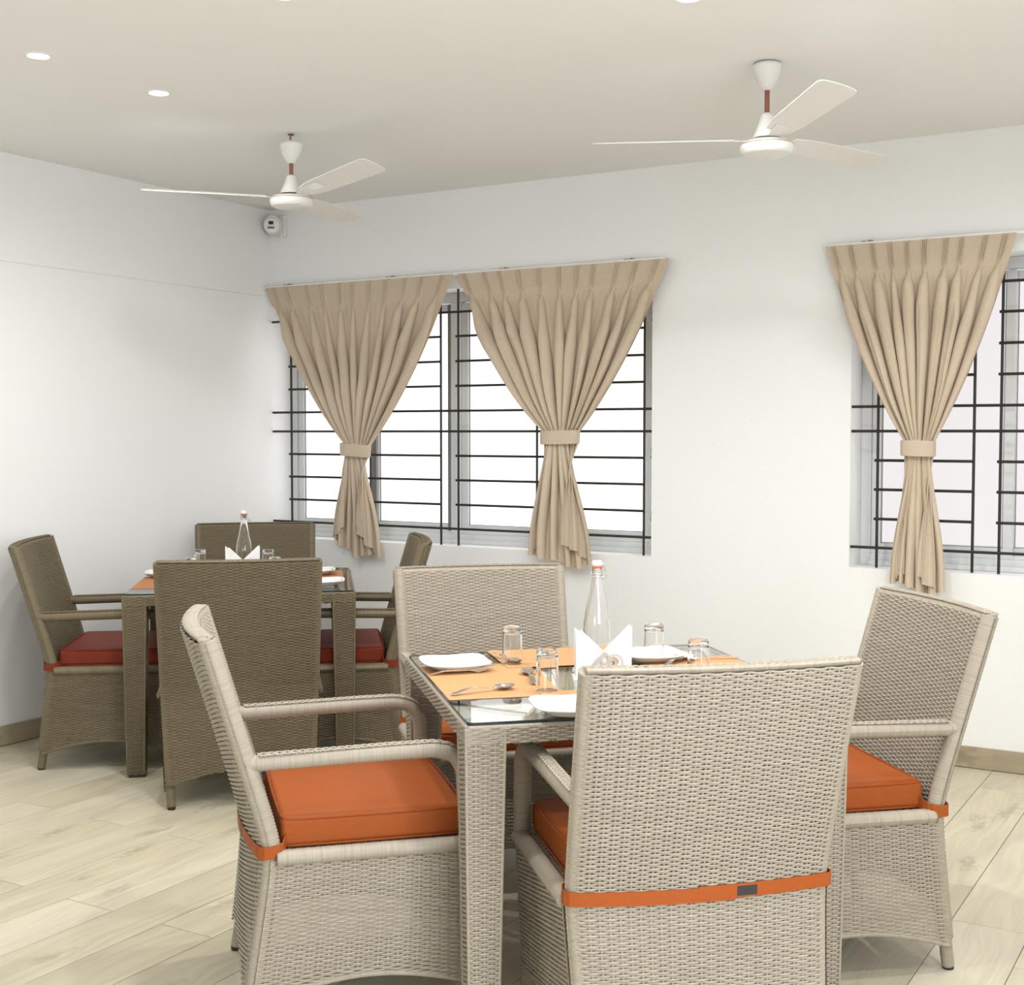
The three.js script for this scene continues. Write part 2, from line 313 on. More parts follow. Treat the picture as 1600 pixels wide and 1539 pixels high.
      m.position.set((x0 + x1) / 2, -0.015 + (R() - 0.5) * 0.0004, (z0 + z1) / 2); if (R() > 0.5) m.rotation.y = Math.PI;
    }
  }
  // skirting tiles
  const sk = (name, n, along) => {
    const o = structure(name);
    for (let i = 0; i < n; i++) {
      const L = 1.2, a = i * L + 0.001, b = Math.min((i + 1) * L - 0.001, along === 'x' ? ROOM_X : ROOM_Z);
      if (b <= a) continue;
      const g = along === 'x' ? bbox(a, b, 0.003, 0.091, 0, 0.012, 0.0015) : bbox(0, 0.012, 0.003, 0.091, a, b, 0.0015);
      const p = g.attributes.position, u = g.attributes.uv;
      for (let q = 0; q < p.count; q++) u.setXY(q, p.getY(q) * 4 + 0.2 + i * 0.3, (along === 'x' ? p.getX(q) : p.getZ(q)) / 1.3);
      part('skirting_tile', g, M.skirt[i % 3], o);
    }
  };
  sk('baseboard_back', 6, 'x'); sk('baseboard_left', 7, 'z');
}

// ───────────────────────── windows with iron grilles ─────────────────────────
{
  const ZF = -0.17, RUNGS = [1.898, 1.770, 1.643, 1.283, 1.157, 1.030], LONG = [2.022, 1.515, 1.409, 0.905];
  function makeWindow(name, x0, x1, splits, pane, verticals, units, shadedStiles = []) {
    const w = structure(name);
    const fr = (a, b, c, d, z0 = ZF - 0.06, z1 = ZF) => part('window_frame', bbox(a, b, c, d, z0, z1, 0.003), M.frame, w);
    fr(x0, x0 + 0.045, SILL, HEAD); fr(x1 - 0.095, x1, SILL, HEAD);
    fr(x0 + 0.045, x1 - 0.095, HEAD - 0.05, HEAD); fr(x0 + 0.045, x1 - 0.095, SILL, SILL + 0.05);
    part('window_track', bbox(x0 + 0.045, x1 - 0.045, SILL + 0.05, SILL + 0.062, ZF - 0.03, ZF - 0.008, 0.002), M.frame, w);
    part('window_track', bbox(x0 + 0.045, x1 - 0.045, SILL, SILL + 0.022, ZF, ZF + 0.035, 0.003), M.frame, w);
    // sliding sashes
    splits.forEach(([a, b], i) => {
      const z = ZF - 0.022 - (i % 2) * 0.02, t = 0.042, sash = new THREE.Group(); sash.name = 'sash'; w.add(sash);
      const y0 = SILL + 0.055, y1 = HEAD - 0.055;
      for (const [c, d, e, f] of [[a, a + t, y0, y1], [b - t, b, y0, y1], [a + t, b - t, y0, y0 + t], [a + t, b - t, y1 - t, y1]]) part('sash_rail', bbox(c, d, e, f, z - 0.018, z + 0.014, 0.004), shadedStiles.includes(i) && c > a + 0.1 && f - e > 0.5 ? M.stile : M.frame, sash);
      for (const [c, d, e, f] of [[a + t, a + t + 0.004, y0 + t, y1 - t], [b - t - 0.004, b - t, y0 + t, y1 - t], [a + t, b - t, y0 + t, y0 + t + 0.004], [a + t, b - t, y1 - t - 0.004, y1 - t]]) part('gasket', bbox(c, d, e, f, z - 0.004, z + 0.004), M.gasket, sash);
      part('pane', bbox(a + t, b - t, y0 + t, y1 - t, z - 0.008, z - 0.003), pane, sash);
    });
    // grille
    const gr = new THREE.Group(); gr.name = 'grille'; w.add(gr);
    const zb = -0.014, r = 0.0062, bar = (a, b) => part('iron_bar', rod(a, b, r, 8), M.iron, gr);
    for (const y of LONG) bar(V(x0 + 0.002, y, zb), V(x1 - 0.002, y, zb));
    for (const x of verticals) bar(V(x, SILL + 0.003, zb - 0.006), V(x, HEAD, zb - 0.006));
    for (const [a, b] of units) for (const y of RUNGS) bar(V(a - 0.012, y, zb), V(b + 0.006, y, zb));
    return w;
  }
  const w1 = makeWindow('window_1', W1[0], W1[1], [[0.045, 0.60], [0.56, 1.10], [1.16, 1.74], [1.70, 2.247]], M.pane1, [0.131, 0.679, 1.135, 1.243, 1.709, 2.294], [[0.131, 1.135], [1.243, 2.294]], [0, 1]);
  part('mullion', bbox(1.10, 1.16, SILL + 0.05, HEAD - 0.05, ZF - 0.06, ZF + 0.004, 0.003), M.frame, w1);
  // small rotated maker's print on the right frame member, too fine to read
  const cv = document.createElement('canvas'); cv.width = 32; cv.height = 128; const cg = cv.getContext('2d'); cg.fillStyle = '#dcdedd'; cg.fillRect(0, 0, 32, 128); cg.fillStyle = '#4a4a46';
  for (const [x, y, w, h] of [[8, 6, 18, 5], [15, 12, 5, 10], [8, 34, 18, 5], [20, 39, 5, 14], [8, 62, 5, 18], [13, 70, 12, 5], [8, 94, 18, 5], [8, 104, 18, 5], [8, 112, 18, 5], [8, 99, 5, 14]]) cg.fillRect(x, y, w, h);
  const ct = new THREE.CanvasTexture(cv); ct.colorSpace = THREE.SRGBColorSpace; const pm = std({ name: 'frame print', map: ct, roughness: 0.4 });
  for (const y of [1.965, 1.30, 0.995]) part('frame_print', new THREE.PlaneGeometry(0.013, 0.050).translate(2.262, y, ZF + 0.0012), pm, w1);
  const w2 = makeWindow('window_2', W2[0], W2[1], [[3.331, 3.93], [3.89, 4.465]], M.pane2, [3.400, 3.798, 3.904, 4.45], [[3.400, 3.798], [3.904, 4.45]]);
  areaLight(w1, COOL, LIGHT.window1, 2.1, 1.1, [1.17, 1.47, -0.15], [1.17, 1.47, 3]);
  areaLight(w2, COOL, LIGHT.window2, 1.1, 1.1, [3.92, 1.47, -0.15], [3.92, 1.47, 3]);
}

// ───────────────────────── curtains and rails ─────────────────────────
function curtainRail(x0, x1, y, clips, label) {
  const t = thing('curtain_rail', label, 'rail', [0, 0, 0]);
  part('rail', bbox(x0, x1, y - 0.006, y + 0.008, 0.026, 0.058, 0.003), M.whiteGloss, t);
  for (const x of clips) part('bracket', [bbox(x - 0.022, x - 0.004, y + 0.008, y + 0.012, 0.03, 0.052, 0.001), bbox(x + 0.004, x + 0.020, y + 0.008, y + 0.015, 0.0, 0.048, 0.001)], M.bracket, t, 'small brown rail bracket');
}
curtainRail(0.005, 2.43, 2.206, [0.16, 0.86, 1.55, 2.24], 'thin white curtain rail above the wide window by the corner');
curtainRail(3.18, 4.70, 2.206, [3.36], 'thin white curtain rail above the right hand window');

function curtain(label, p) {
  const R = rng(p.seed), nz = noise2(p.seed * 3 + 5), N = p.pleats, NU = N * 34, NV = 140, pos = [], idx = [], uv = [];
  const topY = 2.206, tieC = (p.tie[0] + p.tie[1]) / 2, tieW = p.tie[1] - p.tie[0], VT = 0.62;
  // pleat centres and depths, uneven as hand-sewn ones are
  const cen = [], amps = [], wide = [], leanK = [];
  for (let k = 0; k < N; k++) { cen.push((k + 0.5 + (R() - 0.5) * 0.30) / N); amps.push(0.70 + 0.6 * R()); wide.push(0.75 + 0.6 * R()); leanK.push((R() - 0.5) * 1.1); }
  const near = u => { let b = 0; for (let k = 1; k < N; k++) if (Math.abs(u - cen[k]) < Math.abs(u - cen[b])) b = k; return b; };
  const span = k => [k ? (cen[k] + cen[k - 1]) / 2 : 2 * cen[0] - (cen[0] + cen[1]) / 2, k < N - 1 ? (cen[k] + cen[k + 1]) / 2 : 2 * cen[k] - (cen[k] + cen[k - 1]) / 2];
  const path = u => {
    const x0 = lerp(p.top[0], p.top[1], u), x1 = tieC + (u - 0.5) * tieW, c = [lerp(x0, x1, 0.42), lerp(topY, p.tieY, 0.60)];
    return t => [(1 - t) ** 2 * x0 + 2 * t * (1 - t) * c[0] + t * t * x1, (1 - t) ** 2 * topY + 2 * t * (1 - t) * c[1] + t * t * p.tieY];
  };
  const lenOf = u => { const f = path(u); let L = 0, a = f(0); for (let i = 1; i <= 24; i++) { const b = f(i / 24); L += Math.hypot(b[0] - a[0], b[1] - a[1]); a = b; } return L; };
  const mid = lenOf(0.5) + p.tail;
  // where a width of cloth hangs below the tie: the outer widths turn back over the front of the bunch
  const LF = p.leftFlap, RF = p.rightFlap, bc = (p.bottom[0] + p.bottom[1]) / 2, bw = (p.bottom[1] - p.bottom[0]) / 2;
  const hang = u => u < LF ? [lerp(-0.30, -0.97, u / LF), 0.030 * smooth(1, 0.55, u / LF)] : u > 1 - RF ? [lerp(0.97, 0.06, (u - 1 + RF) / RF), 0.046 * smooth(0, 0.35, (u - 1 + RF) / RF)] : [lerp(-0.97, 0.97, (u - LF) / (1 - LF - RF)), 0];
  const tailOf = u => Math.max(0.16, mid - lenOf(u) + p.hemStep * (nz(u * N * 0.9, 3) - 0.5) + p.skew * (u - 0.5));
  // the cloth's own line before it is folded
  const line = (u, v) => {
    if (v <= VT) { const t = (v / VT) ** 1.2, q = path(u)(t); return [q[0], q[1], lerp(0.058, p.tieZ - 0.034, smooth(0.1, 1, t)) + 0.014 * Math.sin(Math.PI * u) * t]; }
    const g = (v - VT) / (1 - VT), h = smooth(0, 0.9, g) * 0.6 + g * 0.4, [hx, hz] = hang(u), q = path(u)(1);
    return [lerp(q[0], bc + hx * bw, h), p.tieY - g * tailOf(u), p.tieZ - 0.034 + 0.014 * Math.sin(Math.PI * u) + hz * smooth(0.04, 0.35, g) + (nz(u * N * 0.5 + 31, g * 0.7) - 0.5) * 0.045 * smooth(0.05, 0.7, g)];
  };
  for (let i = 0; i <= NU; i++) {
    const u = i / NU, L = lenOf(u), k = near(u), [s0, s1] = span(k), dk = (u - cen[k]) * N, right = u >= cen[k], edge = right ? s1 : s0;
    const q = clamp((u - cen[k]) / (right ? s1 - cen[k] : cen[k] - s0), -1, 1), LOOP = 0.60, TH = 2.25, flap = u < LF || u > 1 - RF;
    for (let j = 0; j <= NV; j++) {
      const v = j / NV, own = line(u, v), mid2 = line(cen[k], v), far2 = line(edge, v), t = Math.min(1, (v / VT) ** 1.2), g = Math.max(0, (v - VT) / (1 - VT)), s = v <= VT ? t * L : L + g * 0.6;
      let x = own[0], y = own[1], z = own[2];
      const g0 = (c, w) => Math.exp(-(((dk - c) / w) ** 2));
      // header: three stitched fingers a pleat, gathered to a point
      const zh = z + lerp(0.013 * (g0(-0.10, 0.034) + g0(0, 0.034) + g0(0.10, 0.034)) * smooth(0, 0.008, s) * (1 - 0.5 * smooth(0.07, 0.105, s)), 0.013 * g0(0, 0.07), smooth(0.095, 0.114, s));
      // below the stitch the gathered cloth opens into a rolled fold with flat cloth between
      const space = Math.abs(far2[0] - mid2[0]) * 2, room = Math.max(0.010, space);
      let r = Math.min((0.0055 + 0.0125 * smooth(0.110, 0.165, s) + 0.011 * smooth(0.16, 0.36, s)) * amps[k], 0.40 * room + 0.002);
      if (v > VT) r = flap ? lerp(r, 0.0035, smooth(0, 0.3, g)) : Math.min(0.015 * amps[k], 0.55 * room + 0.004);
      const deep = lerp(1.0, 1.9, smooth(0.45, 1, t)) * (v > VT ? lerp(1, 0.8, g) : 1);
      let lx, lz;
      if (Math.abs(q) <= LOOP) { const th = q / LOOP * TH; lx = r * Math.sin(th); lz = r * (Math.cos(th) - Math.cos(TH)) * deep; }
      else { const e = (Math.abs(q) - LOOP) / (1 - LOOP), x1 = (far2[0] - mid2[0]); lx = lerp(Math.sign(q) * r * Math.sin(TH), x1, e); lz = -0.004 * Math.sin(Math.PI * e); }
      const tw = (0.45 * (0.5 - u) * 2 + leanK[k] * 0.55) * smooth(0.12, 0.3, s) * (1 - 0.5 * t), wob = 0.010 * smooth(0.15, 0.4, s) * (nz(k * 3.7, t * 4 + g * 3) - 0.5) * (1 - 0.7 * smooth(0.8, 1, t));
      const zl = lerp(mid2[2], far2[2], Math.abs(q)) + lz, xl = mid2[0] + lx - lz * tw + wob * (1 - Math.abs(q));
      const m = smooth(0.104, 0.124, s);
      x = lerp(x, xl, m); z = lerp(zh, zl, m);
      pos.push(x, y, Math.max(0.012, z)); uv.push(u * (p.top[1] - p.top[0]) * 1.9 * 4, s * 4);
    }
  }
  const w = NV + 1; for (let i = 0; i < NU; i++) for (let j = 0; j < NV; j++) { const a = i * w + j; idx.push(a, a + 1, a + w, a + 1, a + w + 1, a + w); }
  const o = thing('curtain', label, 'curtain', [0, 0, 0], 0, 'tied linen curtains at the windows');
  part('curtain_panel', build(pos, idx, uv), M.linen, o);
  // tie band: an upright ribbon ring
  const bp = [], bi = [], bu = [], n = 48, hx = tieW / 2 + 0.012, hz = 0.046;
  for (let i = 0; i <= n; i++) {
    const th = i / n * 2 * Math.PI, cx = Math.sign(Math.cos(th)) * Math.abs(Math.cos(th)) ** 0.8 * hx, cz = Math.sign(Math.sin(th)) * Math.abs(Math.sin(th)) ** 0.8 * hz;
    const sag = -0.006 * Math.cos(th) * p.bandTilt;
    for (const [yy, o2] of [[0.004, 0.94], [0.0, 1], [-0.058, 0.985], [-0.062, 0.93]]) { bp.push(tieC + cx * o2, p.tieY + yy + sag, p.tieZ + cz * o2); bu.push(th, yy * 4); }
  }
  for (let i = 0; i < n; i++) for (let q = 0; q < 3; q++) { const a = i * 4 + q; bi.push(a, a + 4, a + 1, a + 1, a + 4, a + 5); }
  part('tie_band', build(bp, bi, bu), M.linen, o);
}
curtain('beige pleated curtain nearest the room corner, tied and hanging behind the far table', { seed: 5, pleats: 11, top: [0.015, 1.262], tie: [0.575, 0.738], tieY: 1.338, tieZ: 0.085, tail: 0.600, bottom: [0.475, 0.815], leftFlap: 0.14, rightFlap: 0.30, hemStep: 0.05, skew: 0.0, bandTilt: 1 });
curtain('beige pleated curtain on the right half of the wide window, tied above the glass bottle', { seed: 9, pleats: 11, top: [1.285, 2.452], tie: [1.802, 1.988], tieY: 1.408, tieZ: 0.085, tail: 0.650, bottom: [1.71, 2.065], leftFlap: 0.20, rightFlap: 0.32, hemStep: 0.05, skew: -0.02, bandTilt: -0.4 });
curtain('beige pleated curtain at the right hand window, tied above the rightmost chair', { seed: 14, pleats: 10, top: [3.183, 3.965], tie: [3.535, 3.655], tieY: 1.366, tieZ: 0.085, tail: 0.625, bottom: [3.475, 3.715], leftFlap: 0.24, rightFlap: 0.22, hemStep: 0.05, skew: 0.0, bandTilt: 0.3 });

// ───────────────────────── wicker armchairs ─────────────────────────
const sp = x => 0.5 * (x + Math.sqrt(x * x + 0.0016));
const backZ = y => -0.251 - 0.300 * sp(y - 0.43) - 0.150 * sp(0.43 - y);
const halfW = y => y > 0.43 ? lerp(0.2945, 0.3035, (y - 0.43) / 0.504) : lerp(0.272, 0.2945, y / 0.43);
const bow = s => -0.030 * (1 - (2 * s - 1) ** 2);
const arch = s => 0.075 + 0.062 * Math.pow(Math.max(0, Math.sin(Math.PI * s)), 0.9);
const archSide = s => 0.072 + 0.050 * Math.pow(Math.max(0, Math.sin(Math.PI * s)), 0.9);
function makeChair(name, label) {
  const c = thing(name, label, 'chair', [0, 0, 0], 0, 'wicker armchairs round the two tables');
  const TOP = 0.926;
  const rearS = (s, t) => { const y = lerp(0.06, TOP, t); return V((s - 0.5) * 2 * (halfW(y) + 0.0005), y, backZ(y) - 0.0245 + 0.020 * Math.pow(Math.abs(2 * s - 1), 22) + bow(s) * smooth(0.02, 0.50, y)); };
  const frontS = (s, t) => { const y = lerp(0.36, TOP, t); return V((s - 0.5) * 2 * (halfW(y) - 0.003), y, backZ(y) + 0.0225 - 0.012 * Math.pow(Math.abs(2 * s - 1), 22) + bow(s)); };
  part('backrest', [
    weave(rearS, 158, 27, { keep: (s, t) => lerp(0.06, TOP, t) > arch(s), lenU: 0.58, lenV: 0.87, seed: 3, flip: -1 }),
    weave(frontS, 104, 27, { lenU: 0.58, lenV: 0.57, seed: 4 }),
  ], M.rattan, c);
  part('added_liner', weaveLiner((s, t) => { const y = lerp(0.16, TOP - 0.004, t); return V((s - 0.5) * 2 * (halfW(y) - 0.03), y, backZ(y) + bow(s) * 0.97 * smooth(0.02, 0.50, y)); }), M.liner, c);  // added sheet inside the hollow back, makes the gaps dark
  // braided top rail
  const tp = []; for (let i = 0; i <= 12; i++) { const s = i / 12; tp.push(V((s - 0.5) * 2 * (halfW(TOP) - 0.014), TOP + 0.002, backZ(TOP) + bow(s))); }
  const tc = new THREE.CatmullRomCurve3(tp), tl = tc.getLength();
  const upT = V(0, 0.958, 0.287);
  part('top_rail', [
    tube(tp, 0.0225, 0.009, V(0, 0.287, -0.958), { pitch: 0.0085, amp: 0.10, radial: 12 }),
    braid(d => { const p = tc.getPointAt(clamp(d / tl)); return { p, up: V(0, 1, -0.05), side: V(0, 0, 1) }; }, tl, 0.040, 0.0105, 6),
  ], M.rattan, c);
  for (const sg of [-1, 1]) {
    const pp = []; for (let i = 0; i <= 22; i++) { const y = lerp(TOP + 0.004, 0.085, i / 22); pp.push(V(sg * (halfW(y) - 0.0185), y, backZ(y))); }
    part('backrest_post', tube(pp, 0.0185, 0.0225, V(1, 0, 0), { pitch: 0.0080, amp: 0.11, radial: 12, skew: 0.5 }), M.rattan, c);
    // armrest: a flat padded roll that turns down into the seat
    const ap = [[-0.318, 0.640], [-0.26, 0.641], [-0.10, 0.645], [0.06, 0.648], [0.135, 0.646], [0.172, 0.632], [0.192, 0.600], [0.198, 0.54], [0.203, 0.43]].map(([z, y]) => V(sg * lerp(0.276, 0.283, clamp((z + 0.3) / 0.5)), y, z));
    const topC = new THREE.CatmullRomCurve3([[-0.29, 0.641], [-0.10, 0.645], [0.06, 0.648], [0.135, 0.646], [0.172, 0.632], [0.190, 0.602]].map(([z, y]) => V(sg * 0.279, y, z)), false, 'centripetal'), tL = topC.getLength();
    part('armrest', [
      tube(ap, 0.0215, 0.0195, V(1, 0, 0), { pitch: 0.0076, amp: 0.10, radial: 14 }),
      braid(d => { const q = clamp(d / tL), p = topC.getPointAt(q), T = topC.getTangentAt(q), S = V(1, 0, 0); return { p, up: T.clone().cross(S).normalize().multiplyScalar(T.clone().cross(S).y < 0 && q < 0.9 ? -1 : 1), side: S }; }, tL, 0.036, 0.0205, 8 + sg),
    ], M.rattan, c);
    // side panel below the arm
    const sideS = (s, t) => { const y = lerp(0.06, 0.415, t), z0 = backZ(y) - 0.004, z1 = 0.214 + (0.43 - y) * 0.03; return V(sg * (lerp(0.272, 0.2945, y / 0.43) + 0.004), y, lerp(z0, z1, s)); };
    part('side_panel', [
      weave(sideS, 66, 22, { keep: (s, t) => lerp(0.06, 0.415, t) > archSide(s), lenU: 0.47, lenV: 0.36, seed: 17 + sg, flip: -sg }),
      tube(Array.from({ length: 15 }, (_, i) => { const s = i / 14, y = archSide(s) - 0.002; return V(sg * (lerp(0.272, 0.2945, y / 0.43) + 0.002), y, lerp(backZ(y), 0.214 + (0.43 - y) * 0.03, s)); }), 0.005, 0.007, V(1, 0, 0), { pitch: 0.0075, amp: 0.12, radial: 8 }),
    ], M.rattan, c);
    part('seat_rim', tube([V(sg * 0.285, 0.417, -0.250), V(sg * 0.287, 0.418, 0), V(sg * 0.287, 0.417, 0.205)], 0.0235, 0.0185, V(1, 0, 0), { pitch: 0.0078, amp: 0.10, radial: 12 }), M.rattan, c);
    for (const fr of [0, 1]) {
      const lp = fr ? [V(sg * 0.281, 0.41, 0.203), V(sg * 0.272, 0.2, 0.209), V(sg * 0.262, 0.008, 0.214)] : [V(sg * (halfW(0.1) - 0.0175), 0.10, backZ(0.1)), V(sg * (halfW(0.05) - 0.0175), 0.05, backZ(0.05)), V(sg * (halfW(0) - 0.0175), 0.008, backZ(0))];
      const leg = part('leg', tube(lp, 0.0165, 0.0165, V(1, 0, 0), { pitch: 0.0074, amp: 0.11, radial: 10 }), M.rattan, c);
      const q = lp[2]; part('foot_cap', new THREE.CylinderGeometry(0.0155, 0.0145, 0.012, 14).translate(q.x, 0.006, q.z), M.black, leg);
    }
  }
  const frontP = (s, t) => { const y = lerp(0.06, 0.405, t); return V((s - 0.5) * 2 * lerp(0.262, 0.280, y / 0.43), y, 0.219 + (0.43 - y) * 0.02); };
  part('front_panel', weave(frontP, 64, 25, { keep: (s, t) => lerp(0.06, 0.405, t) > arch(s), lenU: 0.54, lenV: 0.35, seed: 31 }), M.rattan, c);
  part('seat_rim', tube([V(-0.285, 0.417, 0.207), V(0, 0.417, 0.209), V(0.285, 0.417, 0.207)], 0.0185, 0.020, V(0, 1, 0), { pitch: 0.0078, amp: 0.10, radial: 12 }), M.rattan, c);
  part('seat_deck', weave((s, t) => V((s - 0.5) * 0.55, 0.424, lerp(-0.245, 0.205, 1 - t)), 40, 20, { lenU: 0.55, lenV: 0.45, seed: 41, amp: 0.0024, dome: 0.002 }), M.rattan, c);
  return c;
}
const PALE = 'pale wicker armchair';
const CHAIRS = [
  [[2.892, 2.962], 135.5, 'side-on wicker armchair left of the near table, bright orange cushion in full view'],
  [[3.667, 2.856], -137.3, 'wicker armchair nearest the camera, seen from behind with an orange strap across its back'],
  [[3.774, 2.177], -47.7, 'rightmost wicker armchair, below the right hand window, facing left'],
  [[2.777, 2.073], 43.5, 'wicker armchair behind the near table, its tall backrest facing the camera'],
  [[0.585, 1.612], 126.8, 'leftmost wicker armchair, side on against the left wall, with a dark red cushion'],
  [[1.356, 1.742], -138.5, 'dark wicker armchair seen from behind in front of the far table'],
  [[1.310, 1.143], -50.7, 'mostly hidden wicker armchair at the right end of the far table, with dark red cushion'],
  [[0.632, 0.853], 41.0, 'wicker armchair in the room corner behind the far table, only its backrest showing'],
];
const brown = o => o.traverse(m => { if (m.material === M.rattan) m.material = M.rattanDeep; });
let chair0 = null;
CHAIRS.forEach(([[x, z], r, label]) => {
  if (!chair0) { chair0 = makeChair('wicker_armchair', label); chair0.position.set(x, 0, z); chair0.rotation.y = r * D2R; }
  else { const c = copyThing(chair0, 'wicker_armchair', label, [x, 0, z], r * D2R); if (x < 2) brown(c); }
});

// ───────────────────────── seat cushions ─────────────────────────
function ribbon(pts, h, th, nrm) { // upright band through pts, thickness outward along nrm(i)
  const pos = [], idx = [], uv = [];
  pts.forEach((p, i) => { const n = nrm(i); for (const [dy, o] of [[h / 2, 0], [h / 2, 1], [-h / 2, 1], [-h / 2, 0]]) { pos.push(p.x + n.x * th * o, p.y + dy, p.z + n.z * th * o); uv.push(i * 0.05, dy * 10); } });
  for (let i = 0; i + 1 < pts.length; i++) for (let q = 0; q < 4; q++) { const a = i * 4 + q, b = i * 4 + (q + 1) % 4, c = a + 4, d = b + 4; idx.push(a, c, b, b, c, d); }
  const e = (pts.length - 1) * 4; idx.push(0, 1, 2, 0, 2, 3, e, e + 2, e + 1, e, e + 3, e + 2);
  const g = build(pos, idx, uv); const flat = g.toNonIndexed(); flat.computeVertexNormals(); return indexed(flat);
}
function makeCushion(label, mat) {
  const o = thing('seat_cushion', label, 'cushion', [0, 0, 0], 0, 'leatherette seat cushions on the armchairs');
  const W = 0.510, D = 0.445, H = 0.070, g = new RoundedBoxGeometry(W, H, D, 5, 0.013); if (!g.index) indexed(g); g.clearGroups();
  const p = g.attributes.position;
  for (let i = 0; i < p.count; i++) {
    const x = p.getX(i) / (W / 2), z = p.getZ(i) / (D / 2), y = p.getY(i);
    const crown = (1 - x * x) * (1 - z * z);
    p.setY(i, y + (y > 0 ? 0.007 * crown : 0));
    const bulge = 1 - (y / (H / 2)) ** 2; p.setX(i, p.getX(i) + Math.sign(x) * 0.004 * bulge * (Math.abs(x) > 0.9)); p.setZ(i, p.getZ(i) + Math.sign(z) * 0.004 * bulge * (Math.abs(z) > 0.9));
  }
  g.translate(0, 0.4305 + H / 2, -0.012); g.computeVertexNormals();
  part('cushion_body', g, mat, o);
  for (const y of [0.4305 + H - 0.0035, 0.434]) {
    const a = W / 2 - 0.003, b = D / 2 - 0.003, r = 0.012, pts = [];
    for (const [cx, cz, s] of [[a - r, b - r, 0], [-(a - r), b - r, 1], [-(a - r), -(b - r), 2], [a - r, -(b - r), 3]]) for (const q of [0, 0.5, 1]) { const t = (s + q) * Math.PI / 2; pts.push(V(cx + Math.cos(t) * r, y, cz - 0.012 + Math.sin(t) * r)); }
    part('piping', tube(pts, 0.0028, 0.0028, V(0, 1, 0), { closed: true, radial: 6, step: 0.012 }), mat, o);
  }
  // strap round the rear posts, in two lengths that overlap
  const Y = 0.432, run = (x0, x1, n, lift) => { const pts = []; for (let i = 0; i <= n; i++) { const x = lerp(x0, x1, i / n), s = x / (2 * 0.283) + 0.5; pts.push(V(x, Y + lift + 0.0, backZ(Y) - 0.0306 + bow(clamp(s)) * smooth(0.02, 0.50, Y))); } return pts; };
  const turn = sg => [V(sg * 0.248, Y + 0.018, -0.222), V(sg * 0.272, Y + 0.010, -0.2295), V(sg * 0.286, Y + 0.005, -0.2345), V(sg * 0.2945, Y + 0.003, -0.244), V(sg * 0.2985, Y + 0.001, -0.260), V(sg * 0.2985, Y, -0.276), V(sg * 0.290, Y, -0.2865)];
  const normals = pts => i => { const a = pts[Math.max(0, i - 1)], b = pts[Math.min(pts.length - 1, i + 1)], t = b.clone().sub(a).normalize(); return V(t.z, 0, -t.x); };
  const L = [...turn(1), ...run(0.272, -0.062, 14, 0)], Rr = [...turn(-1), ...run(-0.272, 0.02, 12, 0.002)].reverse();
  const strap = part('strap', [ribbon(L, 0.030, 0.0026, i => normals(L)(i).multiplyScalar(-1)), ribbon(Rr.map(q => V(q.x, q.y + 0.002, q.z - 0.0008)), 0.030, 0.0022, i => normals(Rr)(i).multiplyScalar(-1))], mat, o);
  const vp = run(-0.066, -0.112, 4, 0.003).map(q => V(q.x, q.y, q.z - 0.0005));
  part('hook_patch', ribbon(vp, 0.021, 0.0026, () => V(0, 0, -1)), M.black, strap, 'black hook and loop patch');
  return o;
}
{
  const put = (o, i) => { o.position.set(CHAIRS[i][0][0], 0, CHAIRS[i][0][1]); o.rotation.set(0, CHAIRS[i][1] * D2R, 0); };
  const c1 = makeCushion('bright orange seat cushion fully in view on the chair left of the near table', M.orange); put(c1, 0);
  const dup = (src, i, label) => { const c = copyThing(src, 'seat_cushion', label, [0, 0, 0], 0); put(c, i); return c; };
  dup(c1, 1, 'orange seat cushion of the nearest chair, strapped round its back with a black patch');
  dup(c1, 2, 'orange seat cushion on the rightmost chair, showing beside the back of the nearest chair');
  dup(c1, 3, 'orange seat cushion of the chair behind the near table, seen under the tabletop');
  const c5 = makeCushion('dark red seat cushion on the leftmost chair by the left wall', M.red); put(c5, 4);
  dup(c5, 6, 'dark red seat cushion at the right of the far table, below two armrests');
}

